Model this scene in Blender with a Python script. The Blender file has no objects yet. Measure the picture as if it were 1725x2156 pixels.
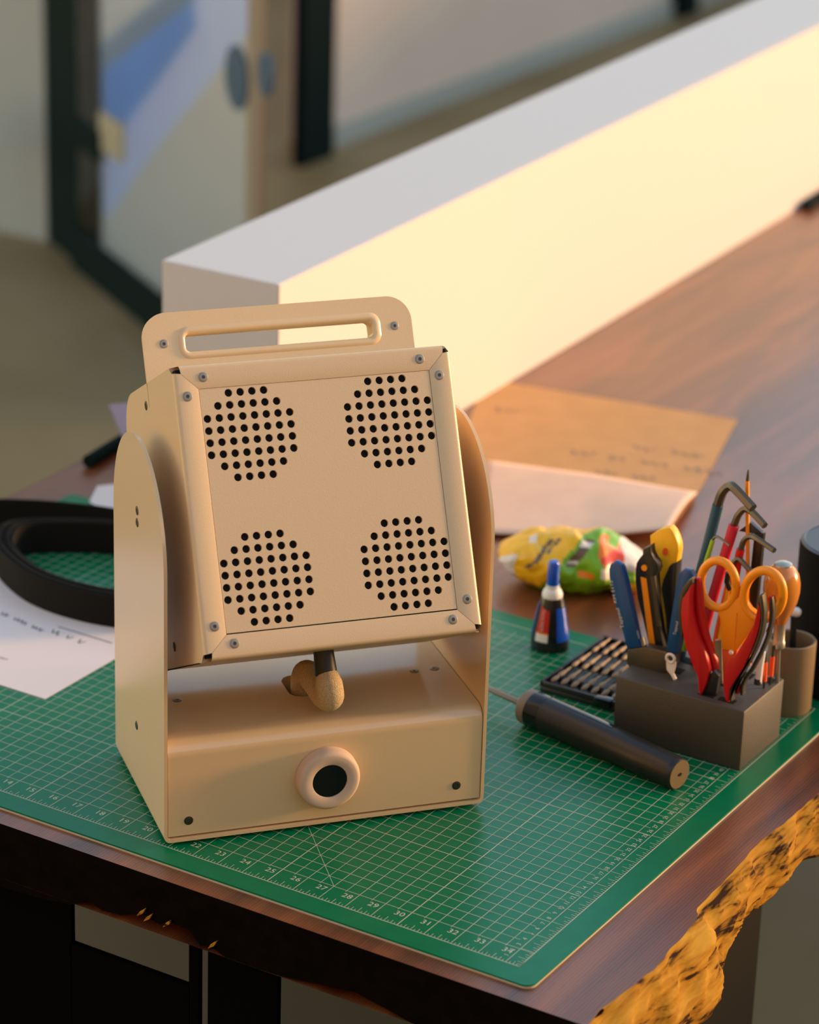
import bpy, bmesh, math, random
from mathutils import Vector, Matrix, noise
random.seed(7)
SC = bpy.context.scene
COL = SC.collection
IN = 0.0254
ZT = 0.753          # top of the cutting mat
ZW = 0.750          # top of the wooden table

# ------------------------------------------------------------------ camera, sky, sun, exposure
CAM_P = Vector((1.14991077, -1.820198, 1.97092152))
CR = Vector((0.85156284, 0.52341229, 0.02966985))
CU = Vector((-0.22176377, 0.30836001, 0.92505942))
CF = Vector((-0.47503847, 0.79432593, -0.37866181))
FPX = 6230.87
cd = bpy.data.cameras.new('camera')
cam = bpy.data.objects.new('camera', cd); COL.objects.link(cam)
M = Matrix((CR, CU, -CF)).transposed().to_4x4(); M.translation = CAM_P
cam.matrix_world = M
cd.sensor_fit = 'HORIZONTAL'; cd.sensor_width = 24.0; cd.lens = FPX / 1725 * 24
cd.clip_start = 0.05; cd.clip_end = 60
cd.dof.use_dof = True; cd.dof.focus_distance = 2.50; cd.dof.aperture_fstop = 4.0
SC.camera = cam

SUN_AZ = math.radians(45); SUN_EL = math.radians(8)      # azimuth measured from +Y towards +X
world = bpy.data.worlds.new('world'); SC.world = world; world.use_nodes = True
wn = world.node_tree; bg = wn.nodes['Background']
sky = wn.nodes.new('ShaderNodeTexSky'); sky.sky_type = 'NISHITA'; sky.sun_disc = False
sky.sun_elevation = SUN_EL; sky.sun_rotation = SUN_AZ; sky.air_density = 1.0; sky.dust_density = 0.15; sky.ozone_density = 1.5
tint = wn.nodes.new('ShaderNodeMix'); tint.data_type = 'RGBA'; tint.blend_type = 'MULTIPLY'; tint.inputs[0].default_value = 1.0
tint.inputs[7].default_value = (1.0, 0.80, 0.67, 1)        # warm white-balance filter over the sky colour
wn.links.new(sky.outputs[0], tint.inputs[6]); wn.links.new(tint.outputs[2], bg.inputs[0]); bg.inputs[1].default_value = 0.84

sd = bpy.data.lights.new('sun', 'SUN'); sd.energy = 5.6; sd.angle = math.radians(9); sd.color = (1.0, 0.58, 0.26)
sun = bpy.data.objects.new('sun', sd); COL.objects.link(sun)
sdir = Vector((math.sin(SUN_AZ) * math.cos(SUN_EL), math.cos(SUN_AZ) * math.cos(SUN_EL), math.sin(SUN_EL)))
sun.rotation_euler = sdir.to_track_quat('Z', 'Y').to_euler()

SC.view_settings.view_transform = 'Standard'; SC.view_settings.look = 'None'
SC.view_settings.gamma = 1.0; SC.view_settings.use_curve_mapping = False
SC.view_settings.exposure = 0.0

# ------------------------------------------------------------------ helpers
def ray(px, py):
    return CF + CR * ((px - 862.5) / FPX) - CU * ((py - 1078) / FPX)
def onz(px, py, z):
    d = ray(px, py); return CAM_P + d * ((z - CAM_P.z) / d.z)
def ony(px, py, y):
    d = ray(px, py); return CAM_P + d * ((y - CAM_P.y) / d.y)
def srgb(r, g, b):
    f = lambda c: (c / 255 / 12.92) if c <= 10 else ((c / 255 + 0.055) / 1.055) ** 2.4
    return (f(r), f(g), f(b))

MATS = {}
def mat(name, col, rough=0.5, metal=0.0, spec=0.5, coat=0.0, coat_rough=0.1, bump=0.0, bscale=400, var=0.0, vscale=30, trans=0.0, vcol=None, emit=None, aniso=None):
    m = bpy.data.materials.new(name); m.use_nodes = True; nt = m.node_tree
    b = nt.nodes['Principled BSDF']
    b.inputs['Base Color'].default_value = (*col, 1); b.inputs['Roughness'].default_value = rough
    b.inputs['Metallic'].default_value = metal; b.inputs['Specular IOR Level'].default_value = spec
    b.inputs['Coat Weight'].default_value = coat; b.inputs['Coat Roughness'].default_value = coat_rough
    b.inputs['Transmission Weight'].default_value = trans
    tc = nt.nodes.new('ShaderNodeTexCoord')
    if var or vcol:
        n = nt.nodes.new('ShaderNodeTexNoise'); n.inputs['Scale'].default_value = vscale; n.inputs['Detail'].default_value = 4
        nt.links.new(tc.outputs['Object'], n.inputs['Vector'])
        r = nt.nodes.new('ShaderNodeValToRGB'); r.color_ramp.elements[0].position = 0.3; r.color_ramp.elements[1].position = 0.7
        c2 = vcol if vcol else tuple(min(1, c * (1 + var)) for c in col)
        c1 = col if vcol else tuple(c * (1 - var) for c in col)
        r.color_ramp.elements[0].color = (*c1, 1); r.color_ramp.elements[1].color = (*c2, 1)
        nt.links.new(n.outputs['Fac'], r.inputs['Fac']); nt.links.new(r.outputs['Color'], b.inputs['Base Color'])
    if bump:
        n2 = nt.nodes.new('ShaderNodeTexNoise'); n2.inputs['Scale'].default_value = bscale; n2.inputs['Detail'].default_value = 2
        nt.links.new(tc.outputs['Object'], n2.inputs['Vector'])
        bp = nt.nodes.new('ShaderNodeBump'); bp.inputs['Strength'].default_value = bump; bp.inputs['Distance'].default_value = 0.001
        nt.links.new(n2.outputs['Fac'], bp.inputs['Height']); nt.links.new(bp.outputs['Normal'], b.inputs['Normal'])
    MATS[name] = m
    return m

def wood_mat(name, dark, mid, light, rough, coat, stretch=(9, 0.9, 9), bump=0.15, axis_bands=70, wave=0.3, nscale=1.6, rot=(0, 0, 0)):
    m = bpy.data.materials.new(name); m.use_nodes = True; nt = m.node_tree; b = nt.nodes['Principled BSDF']
    tc = nt.nodes.new('ShaderNodeTexCoord'); mp = nt.nodes.new('ShaderNodeMapping'); mp.inputs['Scale'].default_value = stretch; mp.inputs['Rotation'].default_value = rot
    nt.links.new(tc.outputs['Object'], mp.inputs['Vector'])
    n1 = nt.nodes.new('ShaderNodeTexNoise'); n1.inputs['Scale'].default_value = nscale; n1.inputs['Detail'].default_value = 5; n1.inputs['Distortion'].default_value = 0.8
    nt.links.new(mp.outputs['Vector'], n1.inputs['Vector'])
    w = nt.nodes.new('ShaderNodeTexWave'); w.wave_type = 'BANDS'; w.bands_direction = 'X'; w.inputs['Scale'].default_value = axis_bands / 9
    w.inputs['Distortion'].default_value = 5; w.inputs['Detail'].default_value = 3; w.inputs['Detail Scale'].default_value = 1.2
    nt.links.new(mp.outputs['Vector'], w.inputs['Vector'])
    mx = nt.nodes.new('ShaderNodeMath'); mx.operation = 'MULTIPLY_ADD'; mx.inputs[1].default_value = wave
    nt.links.new(w.outputs['Fac'], mx.inputs[0])
    sc2 = nt.nodes.new('ShaderNodeMath'); sc2.operation = 'MULTIPLY'; sc2.inputs[1].default_value = 0.75
    nt.links.new(n1.outputs['Fac'], sc2.inputs[0]); nt.links.new(sc2.outputs[0], mx.inputs[2])
    r = nt.nodes.new('ShaderNodeValToRGB'); e = r.color_ramp.elements
    e[0].position = 0.28; e[0].color = (*dark, 1); e[1].position = 0.75; e[1].color = (*light, 1)
    k = e.new(0.5); k.color = (*mid, 1)
    nt.links.new(mx.outputs[0], r.inputs['Fac']); nt.links.new(r.outputs['Color'], b.inputs['Base Color'])
    b.inputs['Roughness'].default_value = rough; b.inputs['Coat Weight'].default_value = coat; b.inputs['Coat Roughness'].default_value = 0.25
    bp = nt.nodes.new('ShaderNodeBump'); bp.inputs['Strength'].default_value = bump; bp.inputs['Distance'].default_value = 0.0006
    nt.links.new(w.outputs['Fac'], bp.inputs['Height']); nt.links.new(bp.outputs['Normal'], b.inputs['Normal'])
    MATS[name] = m; return m

def mesh(name, verts, faces, m, parent=None, smooth=False, loc=None, autosmooth=None):
    me = bpy.data.meshes.new(name); me.from_pydata([tuple(v) for v in verts], [], faces); me.update()
    bm = bmesh.new(); bm.from_mesh(me); bmesh.ops.recalc_face_normals(bm, faces=bm.faces); bm.to_mesh(me); bm.free()
    return link(name, me, m, parent, smooth, loc, autosmooth)
def link(name, me, m, parent=None, smooth=False, loc=None, autosmooth=None):
    o = bpy.data.objects.new(name, me); COL.objects.link(o)
    if m is not None:
        for mm in (m if isinstance(m, list) else [m]): me.materials.append(MATS[mm] if isinstance(mm, str) else mm)
    if smooth or autosmooth:
        me.polygons.foreach_set('use_smooth', [True] * len(me.polygons))
        if autosmooth:
            bm = bmesh.new(); bm.from_mesh(me)
            for e in bm.edges:
                if len(e.link_faces) == 2 and e.calc_face_angle() > math.radians(autosmooth): e.smooth = False
            bm.to_mesh(me); bm.free()
    if parent is not None: o.parent = parent
    if loc is not None: o.location = loc
    return o
def empty(name, loc=(0, 0, 0), rotz=0.0, label=None, cat=None, group=None):
    o = bpy.data.objects.new(name, None); COL.objects.link(o); o.location = loc; o.rotation_euler = (0, 0, rotz)
    o.empty_display_size = 0.02
    return tag(o, label, cat, group)
def tag(o, label=None, cat=None, group=None, kind=None):
    if label: o['label'] = label
    if cat: o['category'] = cat
    if group: o['group'] = group
    if kind: o['kind'] = kind
    return o
def bm_obj(name, bm, m, parent=None, smooth=False, loc=None, autosmooth=None):
    bmesh.ops.recalc_face_normals(bm, faces=bm.faces)
    me = bpy.data.meshes.new(name); bm.to_mesh(me); bm.free()
    return link(name, me, m, parent, smooth, loc, autosmooth)
def box(name, a, b, m, parent=None, bevel=0.0, seg=2, loc=None, smooth=True):
    bm = bmesh.new(); bmesh.ops.create_cube(bm, size=1.0)
    for v in bm.verts:
        v.co = Vector([(a[i] + b[i]) / 2 + v.co[i] * (b[i] - a[i]) for i in range(3)])
    if bevel: bmesh.ops.bevel(bm, geom=list(bm.edges), offset=bevel, segments=seg, affect='EDGES', profile=0.5)
    return bm_obj(name, bm, m, parent, False, loc, 35 if bevel else None)
def prism(name, pts, d, m, parent=None, bevel=0.0, loc=None, autosmooth=30):
    """pts: list of 3D points of a planar outline; extruded by vector d."""
    bm = bmesh.new(); f = bm.faces.new([bm.verts.new(p) for p in pts])
    r = bmesh.ops.extrude_face_region(bm, geom=[f])
    bmesh.ops.translate(bm, verts=[g for g in r['geom'] if isinstance(g, bmesh.types.BMVert)], vec=d)
    if bevel:
        es = [e for e in bm.edges if not all(abs((l.verts[0].co - l.verts[1].co).normalized().dot(Vector(d).normalized())) > 0.99 for l in [e])]
        bmesh.ops.bevel(bm, geom=es, offset=bevel, segments=2, affect='EDGES', profile=0.5, clamp_overlap=True)
    return bm_obj(name, bm, m, parent, False, loc, autosmooth)
def frame(d):
    d = d.normalized(); a = Vector((0, 0, 1)) if abs(d.z) < 0.9 else Vector((1, 0, 0))
    x = a.cross(d).normalized(); return x, d.cross(x).normalized()
def tube(name, path, r, m, parent=None, n=12, cap=True, loc=None, autosmooth=50, rot=0.0):
    path = [Vector(p) for p in path]; rs = r if isinstance(r, (list, tuple)) else [r] * len(path)
    verts, faces = [], []; px = None
    for i, p in enumerate(path):
        t = (path[min(i + 1, len(path) - 1)] - path[max(i - 1, 0)]).normalized()
        if px is None: px, py = frame(t)
        else:
            px = (px - t * px.dot(t)).normalized(); py = t.cross(px)
        for k in range(n):
            a = 2 * math.pi * k / n + rot; verts.append(p + (px * math.cos(a) + py * math.sin(a)) * rs[i])
    for i in range(len(path) - 1):
        for k in range(n):
            faces.append([i * n + k, i * n + (k + 1) % n, (i + 1) * n + (k + 1) % n, (i + 1) * n + k])
    if cap: faces.append(list(range(n))[::-1]); faces.append([(len(path) - 1) * n + k for k in range(n)])
    return mesh(name, verts, faces, m, parent, False, loc, autosmooth)
def lathe(name, prof, m, parent=None, n=32, axis='z', loc=None, autosmooth=35, mtx=None, sx=1.0, sy=1.0):
    """prof: list of (r, h). axis z; mtx maps to place."""
    verts, faces = [], []
    for r, h in prof:
        for k in range(n):
            a = 2 * math.pi * k / n; v = Vector((r * math.cos(a) * sx, r * math.sin(a) * sy, h))
            verts.append(mtx @ v if mtx else v)
    for i in range(len(prof) - 1):
        for k in range(n): faces.append([i * n + k, i * n + (k + 1) % n, (i + 1) * n + (k + 1) % n, (i + 1) * n + k])
    if prof[0][0] > 1e-6: faces.append(list(range(n))[::-1])
    if prof[-1][0] > 1e-6: faces.append([(len(prof) - 1) * n + k for k in range(n)])
    return mesh(name, verts, faces, m, parent, False, loc, autosmooth)
def smooth_path(pts, k=6, closed=False):
    pts = [Vector(p) for p in pts]; out = []; n = len(pts)
    rng = range(n) if closed else range(n - 1)
    for i in rng:
        p0 = pts[(i - 1) % n] if closed or i > 0 else pts[0]; p1 = pts[i]; p2 = pts[(i + 1) % n]
        p3 = pts[(i + 2) % n] if closed or i + 2 < n else pts[-1]
        for j in range(k):
            t = j / k
            out.append(0.5 * ((2 * p1) + (p2 - p0) * t + (2 * p0 - 5 * p1 + 4 * p2 - p3) * t * t + (3 * p1 - p0 - 3 * p2 + p3) * t ** 3))
    if not closed: out.append(pts[-1])
    return out
def text_geo(s, size, ext=0.0):
    c = bpy.data.curves.new('t', 'FONT'); c.body = s; c.size = size; c.align_x = 'CENTER'; c.align_y = 'CENTER'; c.resolution_u = 2
    o = bpy.data.objects.new('t', c); COL.objects.link(o)
    bpy.context.view_layer.update()
    dg = bpy.context.evaluated_depsgraph_get(); me = o.evaluated_get(dg).to_mesh()
    v = [p.co.copy() for p in me.vertices]; f = [list(p.vertices) for p in me.polygons]
    o.evaluated_get(dg).to_mesh_clear(); bpy.data.objects.remove(o); bpy.data.curves.remove(c)
    return v, f
class Geo:
    def __init__(s): s.v = []; s.f = []
    def add(s, v, f): n = len(s.v); s.v += list(v); s.f += [[i + n for i in q] for q in f]
    def quad(s, a, b, c, d): s.add([a, b, c, d], [[0, 1, 2, 3]])
    def obj(s, name, m, parent=None, **k): return mesh(name, s.v, s.f, m, parent, **k)
def struct(o): o['kind'] = 'structure'; return o

# ------------------------------------------------------------------ materials
CREAM = (0.70, 0.485, 0.255)
mat('cream', CREAM, rough=0.34, spec=0.5, bump=0.12, bscale=900)
mat('cream_gloss', CREAM, rough=0.22, spec=0.6, bump=0.06, bscale=900)
mat('cream_base', CREAM, rough=0.17, spec=0.8, bump=0.04, bscale=900)
mat('knob_plastic', (0.60, 0.43, 0.30), rough=0.65, spec=0.3)
mat('black_gap', (0.006, 0.006, 0.006), rough=0.8, spec=0.2)
mat('knob_black', (0.004, 0.004, 0.004), rough=0.35, spec=0.3)
mat('screw_steel', (0.30, 0.25, 0.19), rough=0.42, metal=0.6)
mat('screw_dark', (0.08, 0.075, 0.05), rough=0.35, metal=0.8)
mat('socket', (0.05, 0.035, 0.02), rough=0.5)
mat('black_rubber', (0.012, 0.012, 0.011), rough=0.45)
mat('braid', (0.55, 0.40, 0.22), rough=0.8, bump=0.9, bscale=1200, var=0.25, vscale=900)
mat('mat_green', (0.0, 0.150, 0.052), rough=0.25, spec=0.42, bump=0.10, bscale=2500, var=0.06, vscale=60)
MATS['mat_green'].node_tree.nodes['Principled BSDF'].inputs['Specular Tint'].default_value = (0.06, 0.58, 0.72, 1)
mat('mat_edge', (0.55, 0.45, 0.28), rough=0.6)
mat('mat_print', (0.56, 0.52, 0.36), rough=0.45)
mat('lavender_card', (0.34, 0.33, 0.52), rough=0.7)  # darkened lavender puts the card's shade into its colour
mat('paper', (0.80, 0.66, 0.60), rough=0.75, spec=0.2)
mat('ink', (0.035, 0.045, 0.05), rough=0.6)
mat('pencil_ink', (0.30, 0.20, 0.15), rough=0.8)
mat('kraft', (0.66, 0.33, 0.12), rough=0.7, spec=0.25, var=0.06, vscale=25)
mat('kraft_pale', (0.80, 0.52, 0.36), rough=0.7, spec=0.25, var=0.05, vscale=25)
mat('strap', (0.009, 0.008, 0.006), rough=0.85, spec=0.15, bump=0.5, bscale=1500)
mat('white_paint', (0.64, 0.575, 0.52), rough=0.6, spec=0.3)
mat('wall_paint', (0.60, 0.475, 0.385), rough=0.85, spec=0.2, var=0.05, vscale=1.5)
mat('wall_warm', (0.50, 0.31, 0.135), rough=0.85, spec=0.2, var=0.04, vscale=1.5)
mat('wall_side', (0.34, 0.34, 0.30), rough=0.85, spec=0.2, var=0.05, vscale=1.5)
mat('floor_mat', (0.20, 0.135, 0.055), rough=0.5, spec=0.3, vcol=(0.27, 0.195, 0.095), vscale=2.2)
mat('frame_black', (0.003, 0.009, 0.008), rough=0.8, spec=0.08)
mat('frame_brown', (0.20, 0.15, 0.10), rough=0.5)
mat('lock_steel', (0.45, 0.40, 0.28), rough=0.4, metal=0.6)
mat('pull_blue', (0.015, 0.06, 0.11), rough=0.4)
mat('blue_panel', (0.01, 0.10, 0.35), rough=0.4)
_b = MATS['blue_panel'].node_tree.nodes['Principled BSDF']; _b.inputs['Emission Color'].default_value = (0.0, 0.20, 0.75, 1); _b.inputs['Emission Strength'].default_value = 0.75  # emission puts the blue glow behind the door into the board; no lamp there
mat('steel', (0.45, 0.42, 0.36), rough=0.35, metal=0.9)
mat('steel_dark', (0.10, 0.085, 0.06), rough=0.40, metal=0.75)
mat('holder_black', (0.040, 0.027, 0.012), rough=0.6, spec=1.0, bump=0.2, bscale=700)
mat('plastic_black', (0.012, 0.011, 0.010), rough=0.38, spec=0.5, bump=0.08, bscale=900)
mat('gloss_black', (0.006, 0.006, 0.007), rough=0.14, spec=0.5)
mat('disc_tan', (0.14, 0.09, 0.03), rough=0.5)
mat('ring_grey', (0.20, 0.15, 0.10), rough=0.45)
mat('yellow', (0.90, 0.46, 0.01), rough=0.4)
mat('orange', (0.95, 0.30, 0.004), rough=0.36, spec=0.5)
mat('orange_red', (0.85, 0.10, 0.012), rough=0.45)
mat('red', (0.52, 0.004, 0.006), rough=0.35)
mat('pink', (0.55, 0.02, 0.05), rough=0.4)
mat('blue', (0.004, 0.06, 0.19), rough=0.35)
mat('sleeve_blue', (0.012, 0.075, 0.12), rough=0.45)
mat('sleeve_green', (0.28, 0.48, 0.01), rough=0.45)
mat('amber_wood', (0.55, 0.20, 0.02), rough=0.22, coat=0.6)
mat('white_gloss', (0.85, 0.80, 0.70), rough=0.12, coat=0.5)
mat('white_dull', (0.75, 0.70, 0.62), rough=0.5)
mat('text_white', (0.62, 0.58, 0.50), rough=0.5)
mat('cup_body', (0.24, 0.16, 0.08), rough=0.5, spec=0.5)
mat('speaker_cloth', (0.006, 0.005, 0.004), rough=0.85, spec=0.12, bump=0.4, bscale=2500)
mat('speaker_top', (0.035, 0.035, 0.05), rough=0.35)
mat('glue_black', (0.010, 0.011, 0.010), rough=0.22, spec=0.5)
mat('glue_blue', (0.005, 0.07, 0.42), rough=0.25)
mat('glue_red', (0.55, 0.012, 0.008), rough=0.35)
mat('bag_yellow', (0.92, 0.46, 0.004), rough=0.3)
mat('bag_green', (0.20, 0.42, 0.004), rough=0.3)
mat('bag_orange', (0.90, 0.22, 0.01), rough=0.3)
mat('bag_red', (0.70, 0.06, 0.01), rough=0.3)
mat('bag_brown', (0.16, 0.09, 0.05), rough=0.4)
mat('bag_white', (0.80, 0.66, 0.52), rough=0.35)
mat('bit_gold', (0.26, 0.165, 0.085), rough=0.6, metal=0.2)
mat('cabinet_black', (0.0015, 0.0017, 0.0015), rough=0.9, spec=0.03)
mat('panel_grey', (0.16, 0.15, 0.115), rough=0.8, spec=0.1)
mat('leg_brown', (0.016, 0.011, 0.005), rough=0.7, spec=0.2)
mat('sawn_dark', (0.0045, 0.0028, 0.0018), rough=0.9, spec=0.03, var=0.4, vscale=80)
wood_mat('walnut', (0.040, 0.011, 0.004), (0.175, 0.043, 0.011), (0.31, 0.082, 0.018), 0.40, 0.6, stretch=(11, 1.6, 9), bump=0.06, wave=0.10, axis_bands=90)
_r = [n for n in MATS['walnut'].node_tree.nodes if n.type == 'VALTORGB'][0].color_ramp.elements
_r[0].position = 0.24; _r[1].position = 0.42; _r[2].position = 0.60
def bark_mat():
    m = wood_mat('bark_gold', (0.03, 0.010, 0.002), (0.38, 0.160, 0.010), (0.52, 0.265, 0.028), 0.55, 0.0, stretch=(34, 9, 80), bump=0.08, axis_bands=24, wave=0.035, nscale=1.7, rot=(math.radians(28), 0, 0))
    r = [n for n in m.node_tree.nodes if n.type == 'VALTORGB'][0].color_ramp.elements
    r[0].position = 0.29; r[1].position = 0.37; r[2].position = 0.52
    m.node_tree.nodes['Principled BSDF'].inputs['Roughness'].default_value = 0.85; m.node_tree.nodes['Principled BSDF'].inputs['Specular IOR Level'].default_value = 0.12
bark_mat()
def film_mat():
    m = bpy.data.materials.new('film'); m.use_nodes = True; nt = m.node_tree; out = nt.nodes['Material Output']; nt.nodes.remove(nt.nodes['Principled BSDF'])
    tr = nt.nodes.new('ShaderNodeBsdfTransparent'); tr.inputs[0].default_value = (0.85, 0.9, 0.95, 1)
    tl = nt.nodes.new('ShaderNodeBsdfTranslucent'); tl.inputs[0].default_value = (0.40, 0.45, 0.45, 1)
    df = nt.nodes.new('ShaderNodeBsdfDiffuse'); df.inputs[0].default_value = (0.28, 0.32, 0.32, 1)
    a = nt.nodes.new('ShaderNodeMixShader'); a.inputs[0].default_value = 0.5
    b = nt.nodes.new('ShaderNodeMixShader'); b.inputs[0].default_value = 0.50
    nt.links.new(tl.outputs[0], a.inputs[1]); nt.links.new(df.outputs[0], a.inputs[2])
    nt.links.new(tr.outputs[0], b.inputs[1]); nt.links.new(a.outputs[0], b.inputs[2]); nt.links.new(b.outputs[0], out.inputs[0])
    MATS['film'] = m
    m2 = bpy.data.materials.new('clear_glass'); m2.use_nodes = True; nt = m2.node_tree; out = nt.nodes['Material Output']; nt.nodes.remove(nt.nodes['Principled BSDF'])
    tr = nt.nodes.new('ShaderNodeBsdfTransparent'); gl = nt.nodes.new('ShaderNodeBsdfGlossy'); gl.inputs['Roughness'].default_value = 0.05
    fr = nt.nodes.new('ShaderNodeFresnel'); fr.inputs[0].default_value = 1.45; mx = nt.nodes.new('ShaderNodeMixShader')
    nt.links.new(fr.outputs[0], mx.inputs[0]); nt.links.new(tr.outputs[0], mx.inputs[1]); nt.links.new(gl.outputs[0], mx.inputs[2]); nt.links.new(mx.outputs[0], out.inputs[0])
    MATS['clear_glass'] = m2
film_mat()

# ------------------------------------------------------------------ room shell
struct(box('floor', (-7, -3.5, -0.05), (4.5, 9.5, 0.0), 'floor_mat'))
struct(box('wall_left', (-2.87, 4.24, 0.0), (-2.75, 9.0, 0.95), 'wall_paint'))
struct(box('wall_back_blocker', (-6.0, 9.0, 0.0), (4.5, 9.1, 1.55), 'wall_paint'))  # unseen; height set to keep the sun off the left wall
struct(box('baseboard_left', (-2.75, 4.26, 0.0), (-2.738, 8.99, 0.05), 'wall_side'))
struct(box('wall_front_bounce', (-4.5, -3.6, 0.0), (4.5, -3.5, 3.0), 'wall_warm'))  # unseen, added to bounce warm sunlight onto the speaker front
struct(box('wall_right_blocker', (3.2, -3.5, 0.0), (3.3, 2.6, 2.2), 'wall_warm'))  # unseen, added to cut low sky light on the speaker base
struct(box('wall_right_blocker', (3.2, 2.6, 0.0), (3.3, 9.0, 1.18), 'wall_warm'))  # unseen sill, added to block low sun from the floor
struct(box('wall_corner', (-6.0, 3.20, 0.0), (-2.82, 3.28, 2.6), 'wall_side'))
struct(box('wall_corridor', (-5.2, 3.28, 0.0), (-5.08, 8.99, 2.6), 'wall_side'))
# door frame, two black posts in the opening, swung leaf between
H0 = Vector((-2.757, 3.173, 0)); LD = Vector((0.843, -0.538, 0)).normalized(); LN = Vector((LD.y, -LD.x, 0))
dfm = empty('door_1', H0, 0); struct(dfm)
dfm['label'] = 'open glazed door with black frame at the far left'; dfm['category'] = 'door'
def rel(v): return Vector(v) - H0
def slab_on(name, t0, t1, z0, z1, m, th=0.03, off=0.0):
    pts = [H0 + LD * t0 + Vector((0, 0, z0)), H0 + LD * t1 + Vector((0, 0, z0)), H0 + LD * t1 + Vector((0, 0, z1)), H0 + LD * t0 + Vector((0, 0, z1))]
    pts = [p - H0 + LN * (off - th / 2) for p in pts]
    return prism(name, pts, LN * th, m, dfm)
def leaf(px_, py_):
    d_ = ray(px_, py_); p_ = CAM_P + d_ * ((H0 - CAM_P).dot(LN) / d_.dot(LN)); return (p_ - H0).dot(LD), p_.z
def leaf_part(name, x0, y0, x1, y1, m, th, off=0.0):
    (t0, z0), (t1, z1) = leaf(x0, y1), leaf(x1, y0); return slab_on(name, t0, t1, z0, z1, m, th, off)
tH0, tH1 = leaf(104, 260)[0], leaf(165, 260)[0]; tC = leaf(215, 260)[0]; tS0, tS1 = leaf(525, 260)[0], leaf(553, 260)[0]
slab_on('hinge_post', tH0, tH1, 0.0, 2.3, 'frame_black', 0.012)
slab_on('bottom_rail', tH1, tS0, 0.0, 0.085, 'frame_black', 0.045)
slab_on('clear_pane', tH1, tC, 0.085, 2.2, 'clear_glass', 0.008)
slab_on('frosted_pane', tC, tS0, 0.085, 2.2, 'film', 0.008)
slab_on('meeting_stile', tS0, tS1, 0.0, 2.3, 'frame_brown', 0.010)
leaf_part('lock_bar', 165, 280, 218, 304, 'frame_black', 0.02, 0.0)
leaf_part('lock_case', 215, 264, 260, 311, 'lock_steel', 0.012, 0.0)
def pull(x0, y0, x1, y1, m):
    (t0, z0), (t1, z1) = leaf(x0, y1), leaf(x1, y0); c_ = LD * ((t0 + t1) / 2) + Vector((0, 0, (z0 + z1) / 2)) + LN * 0.003
    pts = [c_ + LD * ((t1 - t0) / 2 * math.cos(k * math.pi / 12)) + Vector((0, 0, (z1 - z0) / 2 * math.sin(k * math.pi / 12))) for k in range(24)]
    return prism('pull_plate', pts, LN * 0.006, m, dfm)
pull(482, 108, 530, 216, 'pull_blue'); pull(550, 118, 582, 194, 'pull_blue')
def onx(px_, py_, x): d_ = ray(px_, py_); return CAM_P + d_ * ((x - CAM_P.x) / d_.x)
pA, pB = onx(640, 180, -2.70).y, onx(706, 180, -2.70).y; qA, qB = onx(1442, 20, -2.70).y, onx(1472, 20, -2.70).y
struct(box('door_2', (-2.73, pA, 0.0), (-2.70, pB, 2.3), 'frame_black'))
struct(box('trim_1', (-2.75, qA, 0.0), (-2.70, qB, 2.3), 'frame_black'))
# added emissive board standing in for the blue light behind the leaf
def behind(px_, py_, off=0.10):
    d_ = ray(px_, py_); o_ = H0 - LN * off if (CAM_P - H0).dot(LN) > 0 else H0 + LN * off
    return CAM_P + d_ * ((o_ - CAM_P).dot(LN) / d_.dot(LN))
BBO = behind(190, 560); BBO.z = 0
BB = empty('blue_glow_board', BBO, 0, 'added blue glow board with a slanted top behind the frosted door', 'added glow')
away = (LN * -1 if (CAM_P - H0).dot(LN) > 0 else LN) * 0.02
prism('glow_face', [behind(*q) - BBO for q in ((160, 190), (215, 150), (330, 62), (420, -10), (520, -80), (525, 40), (430, 165), (330, 290), (250, 400), (215, 455), (160, 465))], away, 'blue_panel', BB)
for q0, q1 in (((168, 460), 0), ((205, 450), 0)):
    p0 = behind(*q0) - BBO; tube('board_leg', [p0, Vector((p0.x, p0.y, 0.0))], 0.012, 'frame_black', BB)
# things at the far left wall
bk = empty('floor_mop', (-2.93, 3.0, 0), 0, 'dark blurred bundle hanging low at the far left wall', 'bundle')
lathe('bundle_body', [(0.0, 0.0), (0.05, 0.01), (0.06, 0.06), (0.04, 0.12), (0.0, 0.14)], 'frame_black', bk, 14, loc=onz(18, 300, 0.0) * 0 + Vector((-0.02, -0.03, 0.21)))
tube('bundle_handle', [(-0.02, -0.02, 0.0), (-0.02, -0.02, 0.22)], 0.008, 'frame_black', bk)
fc = tube('floor_cable', smooth_path([onz(0, 455, 0.02), onz(40, 462, 0.02), onz(75, 470, 0.02), onz(100, 478, 0.02)]), 0.02, 'frame_black')
tag(fc, 'dark cable lying along the foot of the far left wall', 'cable')

# ------------------------------------------------------------------ table
TAB = empty('wooden_table', (0, 0, 0), 0, 'dark walnut slab table with a golden live edge', 'table')
EY = [(-0.067, .2745), (-.0392, .2718), (-.0071, .2757), (.0151, .2767), (.0386, .2794), (.0714, .2754), (.0981, .2748), (.128, .2717), (.136, .2690), (.1416, .2639), (.1744, .263), (.2128, .262), (.2784, .2574), (.3194, .2609), (.3681, .2614), (.45, .268), (.6, .262), (.9, .27), (1.3, .262), (1.8, .27), (2.9, .266)]
EZ = [(-.067, .692), (.02, .688), (.0689, .682), (.1251, .6805), (.155, .6795), (.164, .706), (.197, .699), (.25, .698), (.3122, .7035), (.3702, .713), (.5, .70), (.9, .705), (2.9, .70)]
def itp(t, y):
    for (a, p), (b, q) in zip(t, t[1:]):
        if y <= b: return p + (q - p) * max(0, (y - a)) / (b - a)
    return t[-1][1]
ys = [-0.067 + 0.0045 * i for i in range(int(0.55 / 0.0045))] + [0.49 + 0.02 * i for i in range(120)]
ys = [y for y in ys if y < 2.895] + [2.9]
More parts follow.
